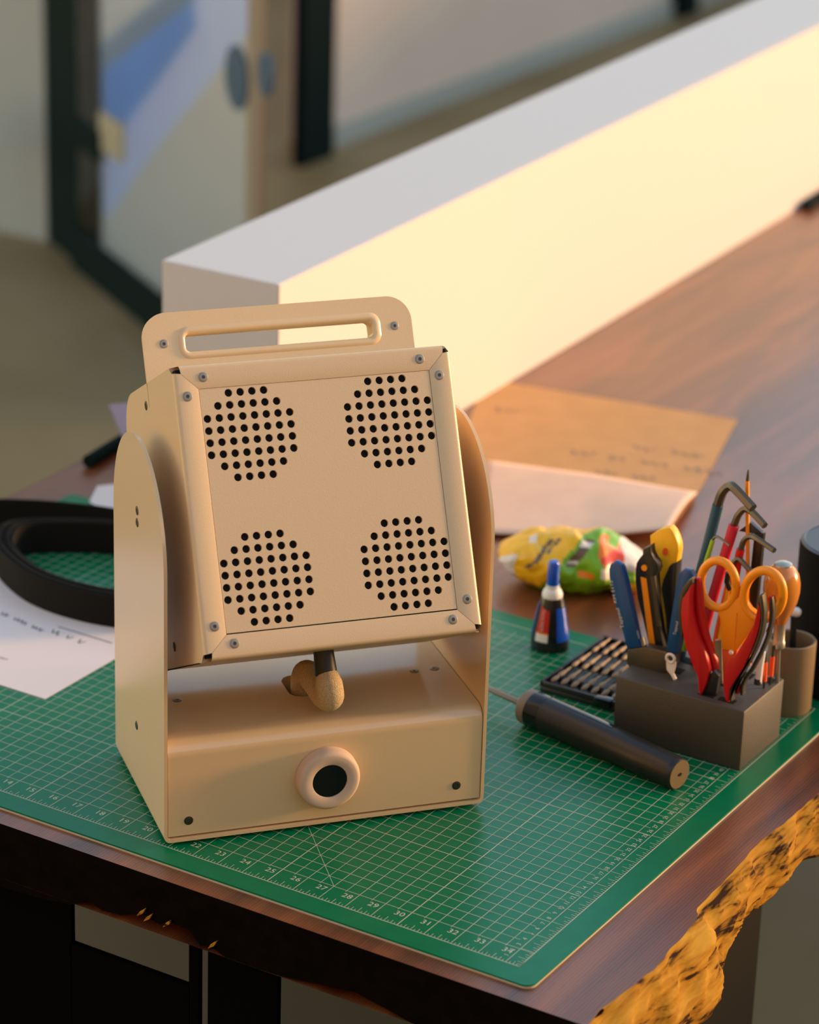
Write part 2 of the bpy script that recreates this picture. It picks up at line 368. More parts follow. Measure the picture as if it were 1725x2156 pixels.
top = [Vector((itp(EY, y) + 0.0012 * noise.noise(Vector((y * 60, 0, 0))), y, ZW)) for y in ys]
G = Geo()
TL = -0.762
nT = len(top)
vs = [Vector((TL + 0.006 * noise.noise(Vector((y * 6, 3, 0))) - 0.004 * y, y, ZW)) for y in ys]
fs = [[i, i + 1, nT + i + 1, nT + i] for i in range(nT - 1)]
v2 = [Vector((p.x, p.y, ZW - 0.055)) for p in vs]
vsall = vs + top + v2 + [Vector((p.x - 0.02, p.y, ZW - 0.052)) for p in top]
fs = [[i, nT + i, nT + i + 1, i + 1] for i in range(nT - 1)]
fs += [[2 * nT + i, 2 * nT + i + 1, i + 1, i] for i in range(nT - 1)]
fs += [[2 * nT + i + 1, 2 * nT + i, 3 * nT + i, 3 * nT + i + 1] for i in range(nT - 1)]
fs += [[nT - 1, 2 * nT - 1, 4 * nT - 1, 3 * nT - 1]]
mesh('slab', vsall, fs, 'walnut', TAB)
# live edge
NR = 26; verts = []; faces = []
ye = [y for y in ys]
for y, p in zip(ye, top):
    zb = itp(EZ, y) + 0.004 * noise.noise(Vector((y * 35, 7, 0)))
    for j in range(NR):
        t = j / (NR - 1); z = ZW + (zb - ZW) * t
        s = math.sin(math.pi * min(1, t * 1.0)) ** 0.7
        q_ = y * 0.80 + z * 1.1; w_ = z * 1.0 - y * 0.55
        a = noise.noise(Vector((q_ * 9, w_ * 26, 1.0)))
        b = 1 - abs(noise.noise(Vector((q_ * 16, w_ * 60, 5.0)))) * 2.2
        c = noise.noise(Vector((q_ * 70, w_ * 190, 9.0)))
        kn = math.exp(-((y - 0.135) ** 2 + (z - 0.722) ** 2) / 0.0004) * 0.006 + math.exp(-((y - 0.285) ** 2 + (z - 0.728) ** 2) / 0.0003) * 0.005
        lump = math.exp(-((y - 0.11) / 0.05) ** 2) * max(0, t - 0.35) * 0.022
        amp = min(1, t * 6)
        x = p.x + 0.008 * s + 0.010 * t + amp * (0.010 * a + 0.0060 * b + 0.0010 * c + kn) + lump
        if j == NR - 1: x -= 0.02
        verts.append(Vector((x, y, z)))
for i in range(nT - 1):
    for j in range(NR - 1): faces.append([i * NR + j, (i + 1) * NR + j, (i + 1) * NR + j + 1, i * NR + j + 1])
mesh('live_edge', verts, faces, 'bark_gold', TAB, smooth=True)
# sawn front face with ragged underside
front = []
fx = [TL, -0.6, -0.45, -0.30, -0.255, -0.2227, -0.205, -0.19, -0.17, -0.1473, -0.13, -0.115, -0.0985, -0.088, -0.0791, -0.06, -0.0079, 0.0657, 0.12, 0.2, 0.2735]
fz = [0.69, 0.695, 0.69, 0.688, 0.69, 0.6948, 0.705, 0.700, 0.702, 0.7102, 0.706, 0.712, 0.7104, 0.699, 0.7032, 0.696, 0.698, 0.7077, 0.6975, 0.695, 0.692]
pts = [Vector((x, -0.0669, ZW)) for x in (TL, 0.2738)][::-1]
bot = [Vector((x, -0.0669, z)) for x, z in zip(fx, fz)]
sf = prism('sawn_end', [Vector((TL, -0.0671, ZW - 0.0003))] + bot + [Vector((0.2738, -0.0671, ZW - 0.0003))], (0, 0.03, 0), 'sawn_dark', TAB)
# splinters of bark under the front
for (x, z) in [(-0.152, 0.708), (-0.145, 0.705), (-0.125, 0.706), (-0.079, 0.701)]:
    prism('bark_chip', [Vector((x, -0.069, z)), Vector((x + 0.006, -0.069, z + 0.004)), Vector((x + 0.009, -0.069, z + 0.010)), Vector((x + 0.003, -0.069, z + 0.005))], (0, 0.004, 0), 'bark_gold', TAB)
# legs
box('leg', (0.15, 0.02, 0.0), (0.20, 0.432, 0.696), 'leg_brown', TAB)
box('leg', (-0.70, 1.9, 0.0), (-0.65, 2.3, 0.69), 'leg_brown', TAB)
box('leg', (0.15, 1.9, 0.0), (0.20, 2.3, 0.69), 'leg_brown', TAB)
box('floor_shade_panel', (-0.75, 0.45, 0.0), (0.145, 0.47, 0.69), 'panel_grey', TAB)  # added panel; its grey stands in for the dark shaded floor
# black cabinet frame under the front left
CAB = empty('under_table_frame', (-0.3, 0.02, 0), 0, 'black steel frame standing under the front of the table', 'frame')
def cpx(px): return ony(px, 2000, -0.03).x
def cabbox(name, px0, px1, z0, z1):
    return box(name, (cpx(px0) + 0.3, -0.05, z0), (cpx(px1) + 0.3, -0.044, z1), 'cabinet_black', CAB)
zl = ony(270, 2030, -0.03).z
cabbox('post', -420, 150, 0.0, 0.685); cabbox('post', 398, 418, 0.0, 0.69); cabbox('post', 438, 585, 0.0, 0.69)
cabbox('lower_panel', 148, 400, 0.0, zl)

# ------------------------------------------------------------------ white beam on the table
BA = Vector((-0.482, 0.629, ZW)); BD = Vector((-0.0345, 1.0, 0)).normalized(); BW = Vector((-0.1475, -0.004, 0))
WB = empty('white_block', BA, 0, 'long white box lying across the back of the table', 'box')
bm = bmesh.new(); f = bm.faces.new([bm.verts.new(p) for p in (Vector((0, 0, 0)), BW, BW + Vector((0, 0, .269)), Vector((0, 0, .269)))])
r = bmesh.ops.extrude_face_region(bm, geom=[f]); bmesh.ops.translate(bm, verts=[g for g in r['geom'] if isinstance(g, bmesh.types.BMVert)], vec=BD * 2.1)
bmesh.ops.bevel(bm, geom=list(bm.edges), offset=0.0012, segments=2, affect='EDGES')
bm_obj('box_body', bm, 'white_paint', WB, autosmooth=40)

# ------------------------------------------------------------------ cutting mat
CM = empty('cutting_mat', (0, 0, ZW), 0, 'green gridded cutting mat with a ruler border', 'cutting mat')
mx0, mx1, my0, my1 = (-0.84 - 27) * IN, (35.42 - 27) * IN, -1.84 * IN, 22.2 * IN
def rrect(x0, y0, x1, y1, r, z, n=6):
    out = []
    for cx, cy, a0 in ((x1 - r, y0 + r, -90), (x1 - r, y1 - r, 0), (x0 + r, y1 - r, 90), (x0 + r, y0 + r, 180)):
        for k in range(n + 1):
            a = math.radians(a0 + 90 * k / n); out.append(Vector((cx + r * math.cos(a), cy + r * math.sin(a), z)))
    return out
prism('mat_core', rrect(mx0, my0, mx1, my1, 0.009, 0.0), (0, 0, 0.0016), 'mat_edge', CM, autosmooth=40)
prism('mat_sheet', rrect(mx0 + .0003, my0 + .0003, mx1 - .0003, my1 - .0003, 0.009, 0.0016), (0, 0, 0.0014), 'mat_green', CM, autosmooth=40)
G = Geo(); zz = 0.00312
def ln(x0, y0, x1, y1, w):
    d = Vector((x1 - x0, y1 - y0, 0)).normalized(); n = Vector((-d.y, d.x, 0)) * w * 0.5
    a = Vector(((x0 - 27) * IN, y0 * IN, zz)); b = Vector(((x1 - 27) * IN, y1 * IN, zz))
    G.quad(a - n, b - n, b + n, a + n)
MB = -0.95; XR = 34.5; XL = 0.15; YT = 21.3
W1, W2, W0 = 0.00052, 0.00078, 0.00042
ln(XL, MB, XR, MB, W2); ln(XR, MB, XR, YT, W2); ln(XL, MB, XL, YT, W2); ln(XL, YT, XR, YT, W2)
ln(XL, 0, XR, 0, W1)
i = 2
while i <= 68:
    x = i / 2
    if i % 2 == 0: ln(x, MB, x, YT - .5, W2 if i % 10 == 0 else W1)
    else: ln(x, -0.08, x, YT - .6, W0)
    i += 1
j = 1
while j <= 41:
    y = j / 2
    big = ((j + 2) % 10 == 0)
    ln(0.6, y, 33.72 if j % 2 else 33.95, y, W2 if big else (W1 if j % 2 == 0 else W0)); j += 1
for k in range(1, 34 * 8 + 5):
    x = k / 8
    if k % 8 == 0: continue
    L = 0.30 if k % 4 == 0 else (0.2 if k % 2 == 0 else 0.12)
    ln(x, MB, x, MB + L, W0)
for k in range(1, 22 * 8):
    y = MB + k / 8
    if y > YT: break
    L = 0.5 if k % 8 == 0 else (0.32 if k % 4 == 0 else (0.2 if k % 2 == 0 else 0.13))
    ln(XR - L, y, XR, y, W0)
ln(27, 0, 27 - 20.5, 20.5, W0)
tag(G.obj('printed_grid', 'mat_print', CM), kind='stuff')
G = Geo()
for n in range(1, 35):
    v, f = text_geo(str(n), 0.0092)
    G.add([Vector((p.x * 1.05 + (n - 27) * IN - 0.0075, p.y + (-0.30) * IN, zz)) for p in v], f)
for n in range(1, 55):
    v, f = text_geo(str(n), 0.0058)
    cy = MB * IN + n * 0.01
    G.add([Vector((-p.y + (33.82 - 27) * IN, p.x + cy, zz)) for p in v], f)
tag(G.obj('printed_numbers', 'mat_print', CM), kind='stuff')

# ------------------------------------------------------------------ speaker unit
FL = Vector((-0.15376465, -0.02685584, ZT)); ZB = 0.004
ANG = math.atan2(0.76390991, 0.6453229); W = 0.28666; DEP = 0.182
SP = empty('speaker_unit', FL, ANG, 'cream metal speaker on a yoke stand with four round hole grilles', 'speaker')
TH = 0.003
def screw(parent, loc, rot, r=0.0040, m='screw_steel', h=0.0006):
    """flat screw disc, axis +z before rot"""
    s = lathe('screw', [(r, 0), (r, h * 0.6), (r * 0.88, h), (r * 0.40, h), (r * 0.34, h * 0.2), (0.0, h * 0.2)], m, parent, 20)
    s.location = loc; s.rotation_euler = rot
    k = lathe('socket', [(r * 0.33, 0), (r * 0.33, h * 0.5), (0, h * 0.5)], 'socket', s, 6)
    return s
# yoke (bent sheet: two arched plates and a bottom)
def arch(n=28):
    pts = [Vector((0, 0, 0)), Vector((0, DEP, 0))]
    R = DEP / 2
    for k in range(n + 1):
        a = math.pi * k / n; pts.append(Vector((0, R + R * math.cos(a), 0.2425 + R * math.sin(a))))
    return pts
bmY = bmesh.new()
def add_prism(bm, pts, d):
    f = bm.faces.new([bm.verts.new(p) for p in pts]); r = bmesh.ops.extrude_face_region(bm, geom=[f])
    bmesh.ops.translate(bm, verts=[g for g in r['geom'] if isinstance(g, bmesh.types.BMVert)], vec=d)
U = []
def uprof(off):
    r = 0.006 - off; out = []
    for cx, a0 in ((0.006, 180), (W - 0.006, 270)):
        for k in range(7):
            a = math.radians(a0 + 90 * k / 6); out.append((cx + r * math.cos(a), 0.006 + r * math.sin(a)))
    return out
o_, i_ = uprof(0), uprof(TH)
n_ = len(o_)
vv = [bmY.verts.new((x, 0, z)) for x, z in o_] + [bmY.verts.new((x, DEP, z)) for x, z in o_] + [bmY.verts.new((x, 0, z)) for x, z in i_] + [bmY.verts.new((x, DEP, z)) for x, z in i_]
for k in range(n_ - 1):
    bmY.faces.new([vv[k], vv[k + 1], vv[n_ + k + 1], vv[n_ + k]]); bmY.faces.new([vv[2 * n_ + k], vv[3 * n_ + k], vv[3 * n_ + k + 1], vv[2 * n_ + k + 1]])
    bmY.faces.new([vv[k], vv[2 * n_ + k], vv[2 * n_ + k + 1], vv[k + 1]]); bmY.faces.new([vv[n_ + k], vv[n_ + k + 1], vv[3 * n_ + k + 1], vv[3 * n_ + k]])
for x0 in (0, W - TH):
    p = arch(); p = [Vector((x0, q.y, max(q.z, 0.006))) for q in p]; add_prism(bmY, p, (TH, 0, 0))
yoke = bm_obj('yoke_frame', bmY, 'cream_gloss', SP, loc=(0, 0, ZB), autosmooth=40)
# base cover with rolled front edge
prof = [(0.0012, 0.0052)]
rb = 0.013
for k in range(9):
    a = math.radians(180 - 90 * k / 8); prof.append((0.0012 + rb + rb * math.cos(a), 0.092 - rb + rb * math.sin(a)))
prof += [(0.172, 0.092), (0.172, 0.0052)]
bm = bmesh.new(); add_prism(bm, [Vector((TH + .0006, y, z)) for y, z in prof], (W - 2 * TH - .0012, 0, 0))
cov = bm_obj('base_cover', bm, 'cream_base', SP, loc=(0, 0, ZB), autosmooth=40)
cut = prism('cut', [Vector((p.x, p.y, 0.06)) for p in rrect(0.129, 0.062, 0.166, 0.106, 0.012, 0)], (0, 0, 0.06), 'black_gap', SP, loc=(0, 0, ZB))
mod = cov.modifiers.new('b', 'BOOLEAN'); mod.object = cut; mod.operation = 'DIFFERENCE'; mod.solver = 'EXACT'
bpy.context.view_layer.update()
me2 = bpy.data.meshes.new_from_object(cov.evaluated_get(bpy.context.evaluated_depsgraph_get()))
cov.modifiers.clear(); cov.data = me2; bpy.data.objects.remove(cut)
bm = bmesh.new(); bm.from_mesh(me2)
for e in bm.edges: e.smooth = not (len(e.link_faces) == 2 and e.calc_face_angle() > math.radians(40))
bm.to_mesh(me2); bm.free()
prism('cable_slot_liner', [Vector((p.x, p.y, 0.061)) for p in rrect(0.1285, 0.0615, 0.1665, 0.1065, 0.012, 0)], (0, 0, 0.003), 'black_gap', cov)
for x, y in ((0.0275, -1), (0, 0)): pass
RX90 = (math.radians(90), 0, 0)
for x, z in ((0.0215, 0.0188), (0.2613, 0.0198)): screw(SP, (x, 0.0012, z + ZB), RX90, 0.0040, 'screw_dark')
for x, y in ((0.032, 0.083), (0.2487, 0.087), (0.2675, 0.087)): screw(SP, (x, y, 0.092 + ZB), (0, 0, 0), 0.0042)
for y, z in ((0.0927, 0.268), (0.0927, 0.2571), (0.099, 0.0643)): screw(SP, (0.0, y, z + ZB), (0, math.radians(-90), 0), 0.004, 'screw_dark')
for x, y in ((0.02, 0.02), (W - 0.02, 0.02), (0.02, DEP - 0.02), (W - 0.02, DEP - 0.02)):
    lathe('rubber_foot', [(0.008, 0), (0.008, ZB), (0.0, ZB)], 'black_rubber', SP, 20, loc=(x, y, 0))
# knob
KX, KZ = 0.1425, 0.0455
KM = Matrix.Translation((KX, 0.0012, KZ + ZB)) @ Matrix.Rotation(math.radians(90), 4, 'X')
kn = lathe('knob', [(0.0272, 0), (0.0279, 0.001), (0.0276, 0.0085), (0.0268, 0.0108), (0.0252, 0.0122), (0.0236, 0.0127), (0.0162, 0.0120), (0.0155, 0.0116), (0.0152, 0.0095), (0.0, 0.0095)], 'knob_plastic', SP, 56, mtx=KM)
lathe('knob_face', [(0.0151, 0.0096), (0.0151, 0.0108), (0.0, 0.0108)], 'knob_black', kn, 40, mtx=KM)
# head, built in its own frame (x across, y back, z up along the panel)
HB = Vector((0.0235, -0.044, 0.187 + ZB)); HA = math.radians(-27.2); HW = 0.2397; HH = 0.2428; HD = 0.20
HM = Matrix.Translation(HB) @ Matrix.Rotation(HA, 4, 'X')
def hset(o): o.location = HB; o.rotation_euler = (HA, 0, 0); return o
# shell
prof = [(0.0118, 0.0), (0.0118, HH)]
R = 0.036
for k in range(9):
    a = math.radians(90 - 90 * k / 8); prof.append((HD - R + R * math.cos(a), HH - R + R * math.sin(a)))
for k in range(9):
    a = math.radians(0 - 90 * k / 8); prof.append((HD - R + R * math.cos(a), R + R * math.sin(a)))
bm = bmesh.new(); add_prism(bm, [Vector((0, y, z)) for y, z in prof], (HW, 0, 0))
es = [e for e in bm.edges if abs(e.verts[0].co.x - e.verts[1].co.x) < 1e-6 and min(e.verts[0].co.y, e.verts[1].co.y) > 0.012]
shell = hset(bm_obj('head_shell', bm, 'cream', SP, autosmooth=30))
hset(box('inner_core', (0.0028, 0.0035, 0.0028), (HW - 0.0028, 0.0130, HH - 0.0028), 'black_gap', SP))
sm = box('seam', (-0.0004, 0.02, -0.0006), (0.0006, 0.15, 0.0004), 'black_gap', SP); hset(sm)
# flanges: profile in (d from the outer edge, y), mitred ends
fp = [(0.0202, 0.0022), (0.0202, 0.0002), (0.0200, 0.0)]
rr = 0.0035
fp.append((0.0066, 0.0))
for k in range(0, 8):
    a = math.radians(90 * k / 7); fp.append((rr - rr * math.sin(a), rr - rr * math.cos(a)))
fp += [(0.0, 0.0120), (0.0015, 0.0120)]
def flange(side):
    vs, fs = [], []
    L = HW if side in 'tb' else HH
    for d, y in fp:
        t = min(1, max(0, (0.0066 - d) / 0.0066)); ex = d + 0.00016 + (0.0056 * t if y < 0.007 else 0.0004)
        for e in (ex, L - ex):
            if side == 't': vs.append((e, y, HH - d))
            elif side == 'b': vs.append((e, y, d))
            elif side == 'l': vs.append((d, y, e))
            else: vs.append((HW - d, y, e))
    for k in range(len(fp) - 1): fs.append([2 * k, 2 * k + 1, 2 * k + 3, 2 * k + 2])
    return hset(mesh('flange', vs, fs, 'cream', SP, autosmooth=50))
for s_ in 'tblr': flange(s_)
# perforated panel
def in_cluster(i, j):     # 8x8 with clipped corners
    a = abs(i - 3.5); b = abs(j - 3.5)
    lim = {3.5: 1.5, 2.5: 2.5, 1.5: 3.5, 0.5: 3.5}
    return a <= lim[b]
P = 0.010; RH = 0.0033
cx0 = [0.0250, 0.1450]; cz0 = [0.0283, 0.1475]
pad = 0.0206
def panel():
    gx = sorted(set([pad] + [round(c - P / 2 + P * k, 6) for c in cx0 for k in range(9)] + [HW - pad]))
    gz = sorted(set([pad + 0.0008] + [round(c - P / 2 + P * k, 6) for c in cz0 for k in range(9)] + [HH - pad + 0.0008]))
    gx = [g for g in gx if pad - 1e-6 <= g <= HW - pad + 1e-6]; gx[0] = pad; gx[-1] = HW - pad
    gz = [g for g in gz if g >= pad and g <= HH - pad + 0.001]; gz[0] = pad + .0006; gz[-1] = HH - pad
    bm = bmesh.new(); cache = {}
    def V(x, y, z):
        k = (round(x, 6), round(y, 6), round(z, 6))
        if k not in cache: cache[k] = bm.verts.new((x, y, z))
        return cache[k]
    NS = 16
    for a in range(len(gx) - 1):
        for b in range(len(gz) - 1):
            x0, x1, z0, z1 = gx[a], gx[a + 1], gz[b], gz[b + 1]; mxx, mz = (x0 + x1) / 2, (z0 + z1) / 2
            hole = None
            for c in cx0:
                for d in cz0:
                    i = round((mxx - c) / P); j = round((mz - d) / P)
                    if 0 <= i < 8 and 0 <= j < 8 and abs(c + P * i - mxx) < 0.003 and abs(d + P * j - mz) < 0.003 and in_cluster(i, j): hole = (c + P * i, d + P * j)
            if not hole: bm.faces.new([V(x0, 0.0004, z0), V(x1, 0.0004, z0), V(x1, 0.0004, z1), V(x0, 0.0004, z1)]); continue
            hx, hz = hole
            ring = [V(hx + RH * math.cos(math.pi * 2 * k / NS), 0.0004, hz + RH * math.sin(math.pi * 2 * k / NS)) for k in range(NS)]
            back = [bm.verts.new((v.co.x, 0.0030, v.co.z)) for v in ring]
            cor = [V(x1, 0.0004, z1), V(x0, 0.0004, z1), V(x0, 0.0004, z0), V(x1, 0.0004, z0)]
            q = NS // 4; h = q // 2
            for s in range(4):           # corner s lies at angle 45+90 s
                lo = s * q + h
                for k in range(-h, h): bm.faces.new([cor[s], ring[(lo + k + 1) % NS], ring[(lo + k) % NS]])
                bm.faces.new([cor[s], cor[(s + 1) % 4], ring[(lo + h) % NS]])
            for k in range(NS): bm.faces.new([ring[k], ring[(k + 1) % NS], back[(k + 1) % NS], back[k]])
    return hset(bm_obj('front_panel', bm, 'cream', SP))
panel()
for x, z in ((.0103, .2172), (.0252, .2321), (.2123, .2325), (.2277, .2176), (.0112, .028), (.0262, .0125), (.2290, .0282), (.2145, .0126)):
    p = HM @ Vector((x, 0.0, z)); screw(SP, p, (HA + math.radians(90), 0, 0), 0.0041)
for y, z in ((0.1103, 0.225), (0.1066, 0.0181)):
    p = HM @ Vector((0.0, y, z)); s_ = screw(SP, p, (0, math.radians(-90), 0), 0.0041, 'screw_dark')
# handle plate with long slot and a raised rim
hy = 0.097
out = rrect(0.0, 0.20, HW + 0.001, 0.3015, 0.022, 0, 10); inn = rrect(0.0335, 0.2625, 0.2095, 0.286, 0.005, 0, 10)
def ring_plate(name, o, i, y0, y1, m, ysub=None):
    n = len(o); vs = []
    for y in (y0, y1): vs += [Vector((p.x, y, p.y)) for p in o] + [Vector((p.x, y, p.y)) for p in i]
    fs = []
    for k in range(n):
        a = (k + 1) % n
        fs += [[k, a, n + a, n + k], [2 * n + k, 3 * n + k, 3 * n + a, 2 * n + a], [k, 2 * n + k, 2 * n + a, a], [n + k, n + a, 3 * n + a, 3 * n + k]]
    return vs, fs
vs, fs = ring_plate('handle', out, inn, hy, hy + 0.003, 'cream')
hd = hset(mesh('handle_plate', vs, fs, 'cream', SP, autosmooth=40))
# rolled grip lining through the slot
o2 = rrect(0.0315, 0.2600, 0.2118, 0.2885, 0.0095, 0, 10); i2 = rrect(0.0372, 0.2665, 0.2040, 0.2815, 0.004, 0, 10)
n = len(o2); vs = []; rows = [(o2, 1.0, hy), (o2, 0.8, hy - 0.0012), (o2, 0.45, hy - 0.0017), (o2, 0.12, hy - 0.0010), (o2, 0.0, hy + 0.001), (o2, 0.0, hy + 0.016), (o2, 0.7, hy + 0.018)]
for _, t, y in rows: vs += [Vector((i2[k].x + (o2[k].x - i2[k].x) * t, y, i2[k].y + (o2[k].y - i2[k].y) * t)) for k in range(n)]
fs = [[r_ * n + k, r_ * n + (k + 1) % n, (r_ + 1) * n + (k + 1) % n, (r_ + 1) * n + k] for r_ in range(len(rows) - 1) for k in range(n)]
gr = mesh('grip_lining', vs, fs, 'cream_gloss', hd, autosmooth=60)
for x, z in ((0.0182, 0.2748), (0.2246, 0.275)):
    p = HM @ Vector((x, hy, z)); screw(SP, p, (HA + math.radians(90), 0, 0), 0.0038)
# braided cable looping from the head into the base
cx = 0.1445
cp = smooth_path([(cx + .0008, 0.0165, 0.136), (cx + .002, 0.0115, 0.126), (cx + .004, 0.0135, 0.114), (cx + .004, 0.028, 0.1075), (cx + .001, 0.050, 0.112), (cx - .001, 0.066, 0.112), (cx, 0.078, 0.100), (cx + 0.002, 0.083, 0.080)], 6)
tube('cable', [p + Vector((0, 0, ZB)) for p in cp], [min(0.0118, 0.0086 + 0.0006 * i_) for i_ in range(len(cp))], 'braid', SP, 20, autosmooth=60)
tube('cable_gland', [Vector((cx, 0.034, 0.176 + ZB)), Vector((cx, 0.0216, 0.150 + ZB)), Vector((cx + .0008, 0.0165, 0.1335 + ZB))], [0.0090, 0.0088, 0.0098], 'black_rubber', SP, 24)

# ------------------------------------------------------------------ right side: tool holder and tools
HZ = ZT + 0.060
HOLD = empty('tool_holder', (0.123, 0.425, ZT), 0, 'black rectangular block holding pliers, scissors and hex keys', 'tool holder')
box('holder_block', (-0.065, -0.0425, 0), (0.065, 0.0425, 0.060), 'holder_black', HOLD, 0.002, 2)
for (x, y, sx, sy) in ((-0.03, 0.0, 0.012, 0.006), (-0.03, 0.025, 0.014, 0.006), (0.022, -0.03, 0.008, 0.004), (0.042, -0.03, 0.008, 0.004), (0.02, 0.0, 0.014, 0.006), (0.01, 0.028, 0.03, 0.006), (0.055, 0.03, 0.005, 0.005)):
    box('tool_slot', (x - sx, y - sy, 0.0595), (x + sx, y + sy, 0.0603), 'black_gap', HOLD)

class Tool:
    """a tool standing in the plane y = y0; outlines given as directions, extruded along +y"""
    def __init__(s, name, y0, px, label, cat, group=None):
        b = ony(px[0], px[1], y0); s.y0 = y0; s.o = Vector((b.x, y0, HZ)); s.e = empty(name, s.o, 0, label, cat, group)
    def p(s, q):
        return ony(q[0], q[1], s.y0 + (q[2] if len(q) > 2 else 0)) - s.o
    def prism(s, name, pts, th, m, dy=0.0, bevel=0.0, smooth=False, parent=None):
        P3 = [s.p((*q[:2], dy)) for q in pts]
        P3 = [Vector((v.x, dy, v.z)) for v in P3]
        if smooth: P3 = smooth_path(P3, 4, True)
        return prism(name, P3, (0, th, 0), m, parent or s.e, bevel)
    def tube(s, name, pts, r, m, k=6, parent=None, n=12):
        return tube(name, smooth_path([s.p(q) for q in pts], k), r if not isinstance(r, list) else r, m, parent or s.e, n)
Z = lambda l, ox, oy, k: [(ox + x / k, oy + y / k) for x, y in l]

# blue handled cutter
t = Tool('wire_cutter', 0.412, (1375, 1420), 'blue handled wire cutter standing open at the left of the holder', 'cutter')
lh = Z([(75, 200), (110, 100), (200, 35), (270, 50), (370, 120), (410, 200), (480, 450), (600, 1000), (700, 1450), (830, 2080), (510, 2130), (430, 1800), (330, 1450), (230, 1080), (150, 700), (85, 400)], 1275, 1180, 11.35)
a_ = t.prism('handle', lh, 0.008, 'blue', 0.0, 0.0015)
b_ = t.prism('handle', [(1429, 1208), (1440, 1199), (1454, 1202), (1461, 1216), (1456, 1230), (1442, 1260), (1436, 1300), (1432, 1340), (1425, 1382), (1402, 1374), (1408, 1330), (1417, 1270), (1424, 1230)], 0.008, 'blue', 0.004, 0.0015)
t.prism('cutter_head', [(1320, 1367), (1358, 1362), (1402, 1372), (1425, 1380), (1422, 1402), (1400, 1416), (1390, 1440), (1350, 1440), (1330, 1416), (1318, 1395)], 0.012, 'steel_dark', 0.0, 0.002)
t.prism('spring_leaf', [(1347, 1346), (1354, 1344), (1359, 1366), (1350, 1368)], 0.004, 'steel', 0.003)
def strip_text(tool, s, p0, p1, size, parent, m='text_white'):
    a = tool.p(p0); b = tool.p(p1); d = Vector((b.x - a.x, 0, b.z - a.z)); L = d.length; d.normalize(); nrm = Vector((-d.z, 0, d.x))
    v, f = text_geo(s, size); mxx = max(q.x for q in v) - min(q.x for q in v); k = L / mxx; c = (a + b) / 2
    mesh('lettering', [Vector((c.x, -0.0006, c.z)) + d * (q.x * k) + nrm * q.y for q in v], f, m, parent)
strip_text(t, 'Tappeul', (1312, 1322), (1301, 1280), 0.0052, a_)
strip_text(t, 'KM 5112', (1297, 1269), (1288, 1222), 0.0042, a_)
strip_text(t, 'Tappeul', (1421, 1336), (1427, 1308), 0.0040, b_)
kt = Tool('metal_key', 0.405, (1415, 1432), 'small pale metal key with a round hole on the holder', 'key')
ri = [Vector(((kt.p((1412, 1386))).x + 0.0040 * math.cos(math.pi * 2 * k / 20), 0, kt.p((1412, 1386)).z + 0.0040 * math.sin(math.pi * 2 * k / 20))) for k in range(21)]
tube('key_bow', ri, 0.0014, 'white_dull', kt.e, 8, cap=False)
kt.prism('key_blade', [(1403, 1394), (1423, 1394), (1422, 1406), (1418, 1418), (1424, 1430), (1419, 1433), (1412, 1420), (1404, 1410)], 0.002, 'white_dull', 0.0)

# snap-off knife
t = Tool('snap_off_knife', 0.428, (1385, 1400), 'black and orange snap-off knife with a round end cap', 'knife')
t.prism('knife_body', [(1353, 1157), (1369, 1149), (1371, 1164), (1376, 1176), (1385, 1188), (1386, 1200), (1380, 1213), (1383, 1270), (1396, 1362), (1402, 1405), (1374, 1405), (1368, 1367), (1353, 1300), (1342, 1260), (1338, 1225), (1338, 1200), (1340, 1186), (1346, 1176), (1353, 1168)], 0.010, 'plastic_black', 0.0, 0.001)
t.prism('orange_stripe', [(1349, 1215), (1361, 1219), (1380, 1367), (1382, 1390), (1372, 1390), (1368, 1367)], 0.002, 'orange', -0.0012)
t.prism('slider_rail', [(1370, 1213), (1379, 1213), (1391, 1319), (1383, 1319)], 0.002, 'steel_dark', -0.0010)
c = t.p((1358, 1195)); lathe('cap_pin', [(0.0029, 0), (0.0029, 0.002), (0, 0.002)], 'orange', t.e, 20, mtx=Matrix.Translation((c.x, 0.0005, c.z)) @ Matrix.Rotation(math.radians(90), 4, 'X'))
# rotary cutter
t = Tool('rotary_cutter', 0.446, (1398, 1380), 'orange rotary cutter with a broad rounded guard', 'cutter')
t.prism('cutter_guard', [(1369, 1128), (1370, 1153), (1374, 1172), (1383, 1188), (1386, 1199), (1383, 1215), (1383, 1240), (1393, 1337), (1397, 1368), (1400, 1368), (1404, 1335), (1402, 1300), (1394, 1240), (1397, 1222), (1409, 1195), (1416, 1189), (1425, 1186), (1429, 1160), (1428, 1147), (1423, 1131), (1417, 1119), (1410, 1111), (1389, 1115)], 0.010, 'yellow', 0.0, 0.0015)
t.prism('black_grip', [(1409, 1193), (1415, 1187), (1425, 1184), (1423, 1215), (1421, 1260), (1424, 1300), (1420, 1380), (1404, 1380), (1404, 1335), (1402, 1300), (1392, 1240), (1396, 1222)], 0.012, 'plastic_black', -0.001, 0.001)
c = t.p((1402, 1161)); lathe('red_button', [(0.0028, 0), (0.0028, 0.0016), (0, 0.0016)], 'orange_red', t.e, 20, mtx=Matrix.Translation((c.x, 0.0, c.z)) @ Matrix.Rotation(math.radians(90), 4, 'X') @ Matrix.Diagonal((0.85, 1.35, 1, 1)))

